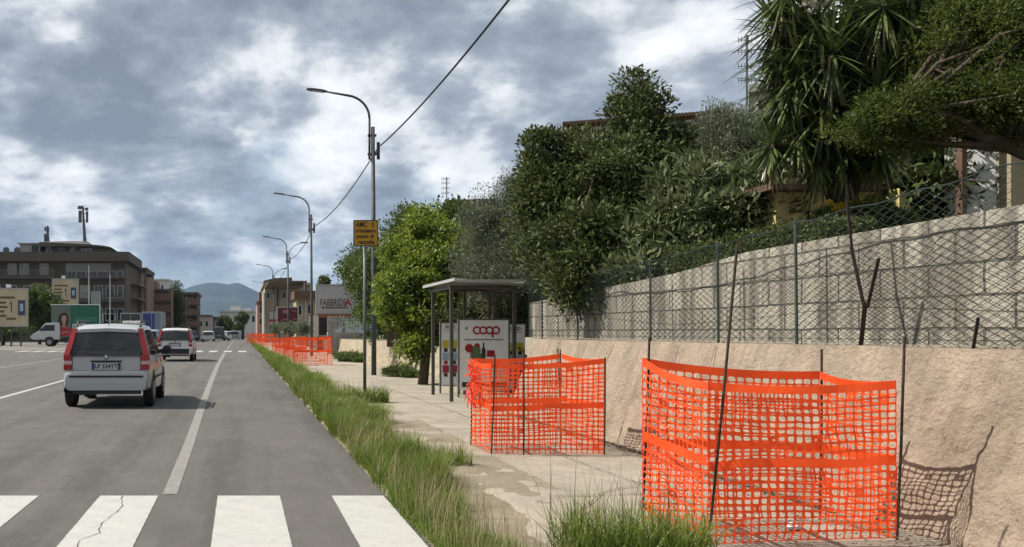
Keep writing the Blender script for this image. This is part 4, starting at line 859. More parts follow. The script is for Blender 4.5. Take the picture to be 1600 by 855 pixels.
# white flag poles and small banner on the left
M_WP=mat('white_pole_paint',(.42,.43,.42),.5)
for px,py,Y,lb in ((139,415,98,'tall white pole rising before the dark apartment block, left one'),(172,428,98,'shorter white pole before the dark apartment block, right one')):
    x=(px-VX)*Y/F; t=thing('mast',lb,'pole',(x,Y,0)); mb=MB(); mb.tube([(x,Y,-.02),(x,Y,EYE+(VY-py)*Y/F)],[.09,.05],10); mb.build('pole',M_WP,t); mb=MB(); mb.box(x-.16,x+.16,Y-.16,Y+.16,-.02,.12); mb.build('base',M_WP,t)
t,x0,x1,z0,z1=board('small pale vertical banner above the shop fronts',144,155,457,481,106,mat('banner_pale',(.30,.33,.34),.6,.2,.8),(149,))
# ---------------------------------------------------------------- buildings
M_WIN=mat('window_dark_glass',(.02,.024,.028),.12,.3,.8,spec=.6); M_SHUT=mat('pale_shutter',(.34,.34,.33),.6,.08,2); M_RAIL=mat('balcony_rail',(.16,.165,.165),.6,.1,3); M_WFR=mat('window_frame_white',(.48,.48,.46),.5)
M_BR1=mat('render_grey_brown',(.125,.105,.08),.9,.15,.5,dirt=(.09,.075,.06),ds=.4); M_BR2=mat('render_tan',(.24,.18,.125),.9,.15,.5,dirt=(.20,.145,.095),ds=.5); M_BR3=mat('render_beige',(.40,.35,.29),.9,.1,.4,dirt=(.31,.265,.215),ds=.4); M_SLAB=mat('slab_edge',(.10,.09,.075),.9,.2,.7)
M_WHT=mat('white_render',(.60,.61,.60),.85,.08,.5,dirt=(.48,.48,.45),ds=.5); M_OCH=mat('ochre_render',(.36,.31,.21),.9,.1,.6); M_TILE=mat('roof_tile',(.13,.075,.05),.85,.25,3,stretch=(6,1,1)); M_AWN=mat('awning_dark',(.035,.04,.07),.8); M_TERR=mat('terracotta_render',(.20,.125,.085),.9,.2,.7)
def turn(b,px0):
    a=-math.atan((px0-VX)/F); t=b.t; c=Vector((b.x0,b.Y,0)); t.location=c+Matrix.Rotation(a,3,'Z')@(t.location-c); t.rotation_euler=(0,0,a)
class Bld:
    def __init__(s,name,label,cat,px0,px1,Y,depth,wallm,pytop,group=None):
        s.k=Y/F; s.Y=Y; s.x0=(px0-VX)*s.k; s.x1=(px1-VX)*s.k; s.d=depth; s.z1=EYE+(VY-pytop)*s.k
        s.t=thing(name,label,cat,((s.x0+s.x1)/2,Y,0),group); mb=MB(); mb.box(s.x0,s.x1,Y,Y+depth,-.03,s.z1); mb.build('wall',wallm,s.t)
    def X(s,px): return (px-VX)*s.k
    def Z(s,py): return EYE+(VY-py)*s.k
    def win(s,a,b,c,d,m=None,frame=None,name='window'):
        x0,x1,z1,z0=s.X(a),s.X(b),s.Z(c),s.Z(d); y=s.Y; f=.09
        mb=MB(); mb.box(x0-f,x0,y-.06,y+.02,z0-f,z1+f); mb.box(x1,x1+f,y-.06,y+.02,z0-f,z1+f); mb.box(x0,x1,y-.06,y+.02,z1,z1+f); mb.box(x0,x1,y-.09,y+.02,z0-f,z0)
        if x1-x0>.9: mb.box((x0+x1)/2-.03,(x0+x1)/2+.03,y-.04,y+.02,z0,z1)
        w=mb.build(name,frame or M_WFR,s.t); mb=MB(); mb.box(x0,x1,y-.02,y+.015,z0,z1); p=mb.build('pane',m or M_WIN,None)
        p.data.transform(Matrix.Translation(p.location)); p.data.transform(Matrix.Translation(-s.t.location)); p.location=(0,0,0); p.parent=w
    def balcony(s,a,b,cslab,h=1.0,dep=1.3,solid=None):
        x0,x1,z=s.X(a),s.X(b),s.Z(cslab); y=s.Y
        mb=MB(); mb.box(x0,x1,y-dep,y-.003,z-.2,z); sl_=mb.build('balcony_slab',M_SLAB,s.t)
        mb=MB()
        if solid: mb.box(x0,x1,y-dep,y-dep+.1,z+.003,z+h)
        else:
            mb.box(x0,x1,y-dep+.02,y-dep+.07,z+h-.06,z+h); mb.box(x0,x1,y-dep+.02,y-dep+.07,z+.08,z+.12)
            n=int((x1-x0)/.16)
            for i in range(n+1): x=x0+(x1-x0-.03)*i/n; mb.box(x,x+.03,y-dep+.03,y-dep+.06,z+.12,z+h-.06)
            for x in (x0,x1-.05): mb.box(x,x+.05,y-dep+.071,y-.01,z+h-.06,z+h)
        r_=mb.build('railing',solid or M_RAIL,None); r_.data.transform(Matrix.Translation(r_.location)); r_.data.transform(Matrix.Translation(-s.t.location)); r_.location=(0,0,0); r_.parent=sl_
    def slab(s,a,b,c,d,front=.6,m=None,name='roof_slab',back=None):
        mb=MB(); mb.box(s.X(a),s.X(b),s.Y-front,s.Y+(s.d if back is None else back)+.3,s.Z(d),s.Z(c)); return mb.build(name,m or M_SLAB,s.t)
# dark apartment block
b=Bld('apartment_block','dark grey-brown apartment block with curved rooftop storey and long balconies, far left','building',-60,196,122,14,M_BR1,404)
b.slab(-64,204,395,409.5,1.6)
for a,c in ((13,25),(31.5,37),(39,44),(63,75)): b.win(a,c,413,429,M_SHUT)
for a,c in ((-30,-18),(-12,-4)): b.win(a,c,413,429,M_WIN)
b.win(104,172,413,424,M_SHUT,name='blind'); 
for a,c in ((106,118),(120,134),(136,150),(154,168),(172,180),(184,192)): b.win(a,c,425,434,M_WIN)
for y0 in (447,483):
    for a,c in ((-40,-25),(-15,0),(13,25),(38,50),(60,74),(84,96),(106,120),(126,140),(148,160),(166,178),(184,192)): b.win(a,c,y0,y0+18,M_WIN if (int(a)+y0)%3 else M_SHUT)
b.balcony(-50,88,434,1.0); b.balcony(104,197,434,1.05); b.balcony(-50,88,470,1.0); b.balcony(104,197,470,1.05)
# penthouse with rounded end
k=b.k; Yp=b.Y+2.5; kk=Yp/F
def PX(px): return (px-VX)*kk
def PZ(py): return EYE+(VY-py)*kk
def rounded(x0,x1,y0,y1,z0,z1a,z1b,rad,n=8):
    pts=[(x0,y0)]+[(x1-rad+rad*math.sin(i/n*math.pi/2),y0+rad-rad*math.cos(i/n*math.pi/2)) for i in range(n+1)]+[(x1,y1),(x0,y1)]
    K=len(pts); f=lambda x:z1a+(z1b-z1a)*(x-x0)/(x1-x0)
    mb=MB(); mb.add([(x,y,z0) for x,y in pts]+[(x,y,f(x)) for x,y in pts],[tuple(range(K-1,-1,-1)),tuple(range(K,2*K))]+[(i,(i+1)%K,K+(i+1)%K,K+i) for i in range(K)]); return mb
rounded(PX(70),PX(167),Yp,Yp+8,b.z1,PZ(386),PZ(386),3).build('penthouse_wall',M_BR1,b.t)
x0,x1,xm=PX(63),PX(170),PX(112); za,zm_,zb_=PZ(379),PZ(373),PZ(388)
mb=rounded(x0,x1,Yp-.8,Yp+9,PZ(386)+.002,PZ(379),PZ(384),3.4); mb.build('penthouse_roof',M_SLAB,b.t)
mb=MB(); mb.add([(x0,Yp-.8,PZ(379)),(x1-2.5,Yp-.8,PZ(383)),(x1-2.5,Yp+9,PZ(383)),(x0,Yp+9,PZ(379)),(xm-1,Yp+4,PZ(372)),(xm+1.5,Yp+4,PZ(372.5))],[(0,1,5,4),(1,2,5),(2,3,4,5),(3,0,4)]); mb.build('hipped_roof',M_SLAB,b.t)
mb=MB(); mb.box(PX(30),PX(62),Yp+.3,Yp+6,b.z1,PZ(381)); mb.box(PX(27),PX(63),Yp,Yp+6.3,PZ(381)+.002,PZ(379.5)); mb.build('white_penthouse',M_SHUT,b.t)
def pwin(a,c,d,e,m,fr=M_WFR):
    mb=MB(); x0,x1,z1,z0=PX(a),PX(c),PZ(d),PZ(e); mb.box(x0-.1,x1+.1,Yp-.05,Yp+.35,z0-.1,z1+.1); o=mb.build('window',fr,b.t); mb=MB(); mb.box(x0,x1,Yp-.08,Yp-.04,z0,z1); q=mb.build('pane',m,None); q.data.transform(Matrix.Translation(q.location)); q.data.transform(Matrix.Translation(-b.t.location)); q.location=(0,0,0); q.parent=o
pwin(51,57,385,396,M_WIN,M_BLK); pwin(75,78.5,387,396,M_WIN); pwin(89,102,386.5,398,M_WIN,M_SLAB); pwin(112,115,388,397,M_WIN); pwin(128,133.5,390,399,M_WIN); pwin(135.5,142,390,399,M_WIN)
# shop front glazing under the block, right end
for a,c in ((122,140),(142,159),(162,180)): b.win(a,c,491,508,M_WIN); b.win(a,c,511,527,M_WIN)
M_ANT=mat('antenna_grey',(.10,.10,.11),.5)
def aerialmast(label,px,py0,py1,Y,panels,lean=0):
    x=(px-VX)*Y/F; z0=EYE+(VY-py1)*Y/F; z1=EYE+(VY-py0)*Y/F; t=thing('roof_mast',label,'antenna mast',(x,Y,z0))
    mb=MB(); mb.tube([(x,Y,z0),(x-lean,Y,z1)],[.26,.12],8); mb.build('mast',M_ANT,t)
    for dx,za,zb_,w in panels:
        mb=MB(); mb.box(x+dx-w,x+dx+w,Y-.3,Y-.05,z0+za,z0+zb_); mb.tube([(x+dx,Y-.1,z0+za+.3),(x-lean*.7,Y,z0+za+.3)],.05,5); mb.tube([(x+dx,Y-.1,z0+zb_-.3),(x-lean*.8,Y,z0+zb_-.3)],.05,5); mb.build('antenna_panel',M_ANT,t)
    return t
aerialmast('tall mobile phone mast with upright panels on the dark apartment block roof',132.5,322,377,Yp+2,[(-.62,2.6,4.3,.22),(.35,2.6,4.2,.16),(-.65,4.5,4.95,.30),(.3,4.3,4.7,.2)],.28)
aerialmast('small forked antenna on the left of the curved rooftop storey',75,353,378,Yp+3,[(-.35,1.5,2.1,.10),(.05,1.4,2.1,.13),(-.38,.0,1.1,.14)],.1)
aerialmast('short chimney cowl with a wide cap at the right roof corner of the dark block',189,394,402,b.Y+1,[(0,.35,.75,.35)])
def dish(label,px,py,Y):
    x,y,z=P(px,py,Y); mb=MB(); mb.lathe((0,0,0),1,[(.45,0),(.35,.12),(.05,.17)],16); mb.tube([(0,.1,0),(0,.15,-.6)],.04,6); o=mb.build('satellite_dish',M_ANT); o.location=(x,Y,z-.45); tag(o,label,'satellite dish')
dish('satellite dish beside the white rooftop room on the dark block',27,393,b.Y+2); dish('small satellite dish near the left end of the dark block roof',10,393,b.Y+2)
# tan building
b=Bld('apartment_block','tan five-storey building with rounded corner next to the dark apartment block','building',197,229,138,12,M_BR2,422)
b.slab(197,230,418.5,423,.5)
for y0 in (432,456,479): b.win(206,212,y0,y0+9,M_WIN); b.win(199,203,y0-1,y0+9,M_SHUT)
b.win(199,214,492,510,M_SHUT); b.balcony(197,208,445,1.0,1.2,M_BR2)
mb=MB(); mb.box(b.X(221),b.X(224),b.Y-.25,b.Y-.003,0,b.z1-.6); mb.build('pilaster',M_BR3,b.t)
for py in (449,470): b.slab(197,229,py,py+1.5,.2,M_BR2,'string_course',back=-11)
mb=MB(); mb.add([(b.X(229),b.Y,b.Z(427)),(b.X(238),b.Y-.5,b.Z(430)),(b.X(237),b.Y-.5,b.Z(433.5)),(b.X(229),b.Y,b.Z(432)),(b.X(229),b.Y+1.5,b.Z(427)),(b.X(238),b.Y+1.5,b.Z(430)),(b.X(237),b.Y+1.5,b.Z(433.5)),(b.X(229),b.Y+1.5,b.Z(432))],[(0,1,2,3),(4,7,6,5),(0,4,5,1),(1,5,6,2),(2,6,7,3)]); mb.build('awning',M_AWN,b.t)
# balconied building
b=Bld('apartment_block','reddish building with planted balconies stepping down behind the tan one','building',231,268,152,12,M_BR2,454)
b.slab(231,266,452,455,.9)
mb=MB(); mb.box(b.X(231),b.X(243),b.Y+1,b.Y+8,b.z1,b.Z(439)); mb.build('rooftop_room',M_BR2,b.t)
for y0 in (461,479,498):
    for a,c in ((233,238),(243,248),(252,256),(260,264)): b.win(a,c,y0,y0+9,M_WIN if a!=252 else M_SHUT)
    b.balcony(231,240,y0+9,1.0,1.4); b.balcony(243,268,y0+9,1.0,1.4,M_TERR)
b=Bld('white_house','pale blue-white flat-roofed building rising behind the balconies','building',232,264,190,10,M_WHT,437); b.slab(231,265,436,438,.3,M_WHT); b.win(240,243,446,452); b.win(252,255,446,452)
mb=MB(); mb.box(b.X(250),b.X(252),b.Y+2,b.Y+3,b.z1,b.Z(433)); mb.build('chimney',M_WHT,b.t)
b=Bld('apartment_block','brown building with a shadowed red front behind the conifer, right end of the row','building',266,308,168,14,M_BR1,460)
b.slab(264,310,457,460.5,1.0)
for y0 in (466,482,500):
    for a,c in ((270,275),(280,286),(296,301)): b.win(a,c,y0,y0+8)
    b.balcony(289,313,y0+10,1.0,1.5,M_TERR)
mb=MB(); mb.box(b.X(291),b.X(293),b.Y-1.4,b.Y-1.1,0,b.z1-.5); mb.build('column',M_BR3,b.t)
b=Bld('low_house','low pale shop buildings at the far end of the road on the left','building',308,330,230,12,M_BR3,494); b.slab(307,331,492,494.5,.6,M_TILE); b.win(312,316,502,510); b.win(321,325,502,510)
b=Bld('low_house','low grey wall-like building left of the far white building','building',326,344,260,12,M_BR1,497); b.slab(325,345,495,497,.5,M_TILE); b.win(331,334,503,509); b.win(337,340,503,509)
b=Bld('white_building','white flat-roofed building with raised rooftop room under the mountain','building',343,405,200,14,M_WHT,487)
b.slab(341,407,485,487.2,.5,M_WHT); mb=MB(); mb.box(b.X(360),b.X(376),b.Y+1,b.Y+9,b.z1,b.Z(478)); mb.box(b.X(376)+.002,b.X(392),b.Y+1.5,b.Y+9,b.z1,b.Z(481.5)); mb.build('rooftop_room',M_WHT,b.t)
for a,c in ((348,352),(366,370),(384,388),(394,398)): b.win(a,c,494,503)
b=Bld('pink_house','pinkish house corner with small roof left of the beige building','building',402,413,118,12,mat('pink_render',(.38,.25,.21),.9,.15,.6),474,None); b.slab(401,414,471,474,.6,M_TILE); b.win(405,409,480,490); b.win(405,409,498,507)
mb=MB(); mb.box(b.X(405),b.X(413),b.Y+1,b.Y+8,b.z1+.3,b.Z(456)); mb.build('upper_storey',M_TERR,b.t)
# beige building on the right
b=Bld('beige_building','large beige flat-roofed building behind the dark red billboard on the right of the road','building',414,488,104,16,M_BR3,446)
b.slab(411,487,442.5,446,.9,M_BR3); b.slab(413,465,450,452.5,.5,M_BR1,'string_course',back=-15)
mb=MB(); x0,x1=b.X(412),b.X(456); mb.add([(x0,b.Y-.5,b.Z(442.2)),(x1,b.Y-.5,b.Z(442.2)),(x1,b.Y-.5,b.Z(434)),(b.X(428),b.Y-.5,b.Z(435)),(x0,b.Y-.5,b.Z(439)),(x0,b.Y+9,b.Z(442.2)),(x1,b.Y+9,b.Z(442.2)),(x1,b.Y+9,b.Z(434)),(b.X(428),b.Y+9,b.Z(435)),(x0,b.Y+9,b.Z(439))],[(0,1,2,3,4),(9,8,7,6,5),(0,5,6,1),(1,6,7,2),(2,7,8,3),(3,8,9,4),(4,9,5,0)]); mb.build('rooftop_canopy',M_BR1,b.t)
mb=MB(); mb.box(b.X(411.5),b.X(414),b.Y-.35,b.Y+.5,0,b.Z(458)); mb.build('white_corner_strip',M_WHT,b.t)
mb=MB(); mb.box(b.X(434)-.08,b.X(434)+.08,b.Y-.12,b.Y-.003,2,b.z1-.4); mb.build('drainpipe',M_GALV,b.t)
mb=MB(); mb.box(b.X(421),b.X(433),b.Y-.2,b.Y-.003,b.Z(507),b.Z(487)); mb.build('shop_sign',M_WFR,b.t); mb=MB(); mb.box(b.X(421.4),b.X(432.6),b.Y-.24,b.Y-.203,b.Z(503),b.Z(499)); mb.build('sign_band',M_RED,b.t)
for a,c in ((417,421),(441,446),(452,457),(468,474)): b.win(a,c,458,466); 
b.win(420,462,509,519,M_WIN)
b=Bld('ochre_house','ochre-grey house with dark tiled eaves between the beige building and the white billboard','building',463,496,84,10,M_OCH,466)
b.slab(459,497,455,467,.9,M_TILE); b.win(466,471,478,492); b.win(481,487,476,490)
mb=MB(); mb.box(b.X(476.5),b.X(478.5),b.Y-.15,b.Y-.003,0,b.Z(468)); mb.build('downpipe',M_WFR,b.t)
mb=MB(); mb.box(b.X(477),b.X(480),b.Y+1,b.Y+2,b.z1,b.Z(440)); mb.build('chimney',M_BR1,b.t)
# shaded carport / gate beyond the boundary wall
b=Bld('garage','dark open garage with a white picket gate under the white billboard','building',496,512,62,8,M_BR1,492); b.win(498,511,496,524,M_BLK)
t=thing('picket_fence','white picket railing behind the boundary wall beside the dark garage','fence',((532-VX)*50/F,50,0)); mb=MB()
for i in range(26): x=(513+i*1.9-VX)*50/F; mb.box(x-.018,x+.018,50,50.03,.6,2.25+.04*math.sin(i*2.1))
mb.build('pickets',M_WFR,t); mb=MB(); x0,x1=(512-VX)*50/F,(562-VX)*50/F; mb.box(x0,x1,50.032,50.06,1.0,1.06); mb.box(x0,x1,50.032,50.06,2.0,2.06); mb.build('rails',M_WFR,t)
t=thing('plastered_wall','pale plastered wall carrying the white picket railing','wall',((537-VX)*50.5/F,50.5,0)); mb=MB(); mb.box(x0,x1+1,50.07,50.5,-.02,1.35); mb.build('wall',M_BR3,t)
# houses behind the trees on the right
b=Bld('brown_house','upper corner of a brown-red house with tiled eaves above the big dark tree','building',884,1092,30,10,mat('brown_render',(.20,.105,.075),.9,.2,.8),196)
mb=MB(); 
for i in range(46): x=b.X(882)+(b.X(1094)-b.X(882))*i/45; mb.tube([(x,b.Y-.35,b.z1-.0),(x,b.Y+1.5,b.z1+.10)],.065,6)
mb.build('roof_tiles',M_TILE,b.t); b.win(925,950,206,240,M_WIN); b.win(1030,1060,206,240,M_WIN); turn(b,884)
b=Bld('brown_house','low pinkish parapet of a far house above the grey olive, aerial on its left','building',703,772,38,8,mat('dusky_render',(.26,.18,.15),.9,.15,.8),318)
b.slab(700,774,314,318,.3,M_SLAB); b.win(715,728,330,350); b.win(745,758,330,350); turn(b,703)
def tv_aerial(label,px,py0,py1,Y,s=1):
    x=(px-VX)*Y/F; z0=EYE+(VY-py1)*Y/F; z1=EYE+(VY-py0)*Y/F; t=thing('tv_aerial',label,'aerial',(x,Y,z0)); mb=MB(); mb.tube([(x,Y,z0),(x,Y,z1)],.022*s,6); mb.build('pole',M_ANT,t)
    h=z1-z0
    for q in (.35,.55,.75,.92):
        mb=MB(); w=.22*s; mb.tube([(x-w,Y-.05,z0+h*q),(x+w*.6,Y+.05,z0+h*q+.03)],.010*s,5)
        for j in range(5): xx=x-w+j*w*.35; mb.tube([(xx,Y-.05,z0+h*q-.06*s),(xx,Y-.05,z0+h*q+.07*s)],.008*s,4)
        mb.build('crossbar',M_ANT,t)
    return t
tv_aerial('thin television aerial standing on the pinkish parapet left of the olive',698,277,316,38)
tv_aerial('tall thin television aerial beside the pale chimney at the top right',1167,55,165,25,1.2)
b=Bld('stair_tower','small beige tower corner showing between the olive and the yucca','building',1172,1240,25,5,mat('tower_render',(.42,.38,.32),.9,.12,.9),146); b.slab(1170,1242,134,146,.15,M_SHUT); b.win(1183,1188,160,175); turn(b,1172)
b=Bld('brown_house','far small dark parapet above the bright green tree','building',599,640,46,6,M_BR1,392); b.slab(596,642,379,392,.5,M_SLAB); b.win(606,614,396,410); turn(b,599)
M_YELW=mat('yellow_render',(.62,.52,.22),.85,.1,1.2,dirt=(.5,.42,.2),ds=1)
t=thing('yellow_house','yellow garden house with a brown tiled canopy under the yucca','building',(8,11.5,1.75)); s=F/11.5
mb=MB(); xa,xb,xc=(1215-VX)/s,(1378-VX)/s,(1425-VX)/s; za=EYE+(VY-300)/s
mb.add([(xa,11.5,1.7),(xb,11.5,1.7),(xb,11.5,za),(xa,11.5,za),(xa,14,1.7),(xb+.0,14,1.7),(xb,14,za),(xa,14,za)],[(0,1,2,3),(4,7,6,5),(0,3,7,4),(1,5,6,2),(3,2,6,7)]); mb.build('wall',M_YELW,t)
mb=MB(); z0=EYE+(VY-375)/s; mb.add([(xb+.003,11.2,za),(xc+.15,11.2,z0-.15),(xb+.003,11.2,1.7),(xb+.003,11.4,za),(xc+.15,11.4,z0-.15),(xb+.003,11.4,1.7)],[(0,2,1),(3,4,5),(0,1,4,3),(1,2,5,4),(2,0,3,5)]); mb.build('sunlit_triangle',M_YELW,t)  # wedge in the wall yellow, added to shape the sunlit triangle
mb=MB(); mb.box(xa-.2,xb-.08,11.3,14.2,za+.003,za+.04); mb.box(xa-.2,xb-.12,11.35,14.1,za+.043,za+.08); mb.build('canopy',M_TILE,t)
mb=MB(); mb.box((1262-VX)/s,(1300-VX)/s,11.45,11.498,1.75,za-.25); mb.build('door',M_BR1,t)
t=thing('white_house','bright white garden wall and beige pillars behind the fence at the right edge','building',(9.6,10.8,1.75)); s=F/10.8
mb=MB(); x0,x1=(1506-VX)/s,(1557-VX)/s; mb.box(x0-.1,x1,10.8,11.0,1.7,4.4,rz=R(-38),c=(x1,10.8,3)); mb.build('wall',mat('bright_white_render',(.78,.78,.76),.8,.04,2),t)
mb=MB(); mb.box(x1+.003,x1+.20,10.6,11,1.7,4.4); mb.build('pillar',M_OCH,t); mb=MB(); mb.box(x1+.205,x1+.225,10.62,11,1.7,4.4); mb.build('white_strip',M_WHT,t); mb=MB(); mb.box(x1+.23,x1+1.2,10.3,11,1.7,4.4); mb.build('concrete_pillar',M_BLOCK,t)
mb=MB(); mb.box(x0-.06,x0-.003,10.75,10.85,1.7,4.4); mb.build('door_post',M_TILE,t)
# ---------------------------------------------------------------- trees
M_BARK=mat('bark',(.085,.065,.045),.95,.35,9,bump=.01,bs=30)
def rdir(r,n):
    v=r.normal(size=(n,3)); return v/np.linalg.norm(v,axis=1,keepdims=True)
def leaves(C,R_,n,ln,wd,r,up=.35,droop=0,outw=None,cup=.25):
    """n leaves around clump centres C (k,3) with radii R_"""
    k=len(C); idx=r.integers(0,k,n); rad=R_[idx]*r.random(n)**.45
    d=rdir(r,n); p=C[idx]+d*rad[:,None]*np.array([1,1,.85])
    ax=d*.8+rdir(r,n)*.8+np.array([0,0,up-droop]); ax/=np.linalg.norm(ax,axis=1,keepdims=True)
    sd=np.cross(ax,rdir(r,n)); sd/=np.linalg.norm(sd,axis=1,keepdims=True); nn=np.cross(ax,sd)
    L=ln*r.uniform(.6,1.25,n)[:,None]; Wd=wd*r.uniform(.7,1.2,n)[:,None]
    q=np.stack([p,p+ax*L*.45+sd*Wd*.5+nn*Wd*cup,p+ax*L-nn*Wd*cup,p+ax*L*.45-sd*Wd*.5+nn*Wd*cup],1)
    tn=np.clip(r.normal(.45,.2,n)+.18*(idx%5-2)/2,0,1)
    return q,tn
def clumps(ells,n,r,rc,shell=.55):
    w=np.array([e[3]*e[4]*e[5] for e in ells])**.7; w/=w.sum(); out=[];rad=[]
    for i in range(n):
        e=ells[r.choice(len(ells),p=w)]; d=rdir(r,1)[0]; k=shell+(1-shell)*r.random(); 
        out.append(np.array(e[:3])+d*np.array(e[3:6])*k); rad.append(rc*r.uniform(.55,1.3))
    return np.array(out),np.array(rad)
def tree(name,label,cat,ells,trunk,m,seed,ncl,rc,nl,ln,wd,group=None,trunk_r=.12,up=.35,droop=0,shell=.5,extra=None,nlimb=26,tz=None):
    """ells: (px,py,Y,rx,rz,ry) in photo pixels for the outline, metres for depth; trunk: list of world points"""
    r=np.random.default_rng(seed); E=[]
    for (px,py,Y,rx,rz,ry) in ells:
        x,y,z=P(px,py,Y); E.append((x,y,z,rx*Y/F,ry,rz*Y/F))
    b0=trunk[0]; t=thing(name,label,cat,b0,group)
    C,Rr=clumps(E,ncl,r,rc,shell)
    q,tn=leaves(C,Rr,nl,ln,wd,r,up,droop)
    fast_mesh('crown',q,4,m,t,tn)
    mb=MB(); mb.tube(trunk,[trunk_r*(1-.5*i/(len(trunk)-1)) for i in range(len(trunk))],9)
    top=np.array(trunk[-1]); tm=np.array(trunk[len(trunk)//2])
    for i in range(min(nlimb,len(C))):
        c=C[i]; a=tm+(top-tm)*r.random(); mid=(a+c)/2+r.normal(0,.12,3)+np.array([0,0,.1]); mb.tube([tuple(a),tuple(mid),tuple(c)],[trunk_r*.38,trunk_r*.2,trunk_r*.06],6,cap=False)
    mb.build('trunk',M_BARK,t,smooth=True); return t
L_DK=leafmat('leaf_dark_green',(.045,.066,.018),(.16,.19,.06),.25,.55,.25,rare=(.15,.17,.06))
L_OL=leafmat('leaf_olive_grey',(.10,.12,.065),(.25,.27,.17),.25,.5,.4)
L_BR=leafmat('leaf_bright_green',(.10,.15,.018),(.36,.44,.06),.45,.4,.4,rare=(.40,.42,.10))
L_MD=leafmat('leaf_mid_green',(.06,.10,.022),(.18,.24,.06),.3,.55,.25)
L_BIG=leafmat('leaf_large_grey_green',(.08,.115,.035),(.26,.29,.14),.25,.5,.35,rare=(.32,.33,.18))
L_GOLD=leafmat('leaf_olive_gold',(.042,.062,.011),(.15,.185,.035),.4,.55,.25,rare=(.26,.26,.05))
L_YUC=leafmat('leaf_yucca',(.05,.08,.022),(.20,.25,.08),.15,.35,.5); L_DEAD=leafmat('dead_yucca_leaf',(.20,.16,.09),(.42,.37,.24),.1,.7,.2)
X=lambda px,Y:(px-VX)*Y/F
tree('evergreen_tree','big dark leafy evergreen with a pointed top, drooping over the block wall','tree',
 [(1000,170,14,36,48,.5),(1010,250,14,75,75,.9),(930,300,13.8,85,90,1.0),(865,290,14,45,85,.6),(842,225,14,18,30,.3),(985,360,13.6,80,85,1.0),(900,390,13.3,60,80,.8),(940,440,13.1,50,50,.6),(1050,300,14,50,90,.8),(850,350,14,42,70,.6),(905,435,13,45,50,.5),(960,400,13.2,60,80,.6),(835,300,14,30,60,.4)],
 [(X(945,13.6),13.6,1.2),(X(950,13.6),13.6,2.6),(X(965,13.8),13.8,3.6),(X(990,14),14,4.6)],L_DK,11,640,.30,95000,.09,.038,shell=.3,nlimb=60)
tree('olive_tree','grey-green olive tree with fine foliage behind the bus shelter roof','tree',
 [(785,350,19,55,60,.9),(750,400,19,45,60,.8),(800,420,18.5,50,50,.8),(820,330,19.5,30,45,.6),(735,345,19,22,30,.5),(800,300,19,30,30,.5),(820,400,18,45,60,.6),(770,440,18.5,50,40,.5)],
 [(X(775,18.8),18.8,1.2),(X(780,19),19,2.6),(X(785,19),19,3.3)],L_OL,12,380,.26,70000,.065,.015,shell=.3,up=.5,nlimb=60)
tree('fruit_tree','bright yellow-green leafy tree hanging over the pale low wall left of the bus shelter','tree',
 [(650,370,23,42,45,.9),(690,400,22.5,48,62,1.0),(640,470,22,52,70,1.0),(612,465,22,30,60,.6),(665,430,22.3,50,60,.9),(625,400,22.8,30,30,.6),(680,480,22,40,60,.9),(668,345,23,26,22,.6),(650,530,21.8,40,30,.6),(710,470,22,30,80,.6)],
 [(X(662,21.5),21.6,.1),(X(668,22),21.9,1.4),(X(672,22),22.2,2.6)],L_BR,13,460,.26,50000,.12,.048,shell=.3,nlimb=60,droop=.5,trunk_r=.13)
tree('laurel_tree','darker rounded tree showing its top above the bright green tree','tree',[(640,350,27,28,22,.7),(700,360,26,30,45,.8),(610,372,28,14,14,.4),(600,430,28,45,38,1.0),(566,425,31,32,36,1.2),(588,475,31,26,35,1),(625,420,28,30,40,.8),(700,430,26,55,50,1),(580,490,30,30,40,.8)],
 [(X(610,29),29,.9),(X(610,29),29,3.0),(X(620,28),28,4)],L_MD,14,340,.42,36000,.12,.06,shell=.4,nlimb=40)
tree('loquat_shrub','broad-leaved grey-green shrub spilling over the wall right of the dark evergreen','shrub',
 [(1015,390,12.5,52,50,.5),(1060,340,12.4,45,40,.5),(1130,320,12.2,52,36,.6),(1200,300,12,38,32,.5),(1150,290,12.5,60,30,.6),(990,430,12.4,35,38,.4),(1215,330,11.9,30,25,.4),(1100,370,12.3,60,30,.5),(1060,290,12.6,50,35,.5),(1240,345,11.8,22,20,.3),(1030,430,12.2,30,30,.3)],
 [(X(1090,12.5),12.5,1.7),(X(1090,12.5),12.5,2.6),(X(1090,12.5),12.5,3.0)],L_BIG,15,260,.22,16000,.16,.045,shell=.4,nlimb=70,trunk_r=.07)
tree('olive_tree','tall pale olive behind the loquat shrub left of the yucca','tree',
 [(1130,230,16.5,55,50,.9),(1095,250,16.5,35,60,.8),(1170,240,16.5,40,50,.8),(1115,190,16.5,18,26,.4),(1155,185,16.5,22,24,.4),(1190,215,16.5,22,36,.5),(1080,290,16.2,50,60,.6),(1150,290,16.2,50,40,.6)],
 [(X(1130,16.5),16.5,1.7),(X(1130,16.5),16.5,3.5),(X(1135,16.5),16.5,4.6)],L_OL,16,340,.24,60000,.06,.015,shell=.3,up=.7,nlimb=60)
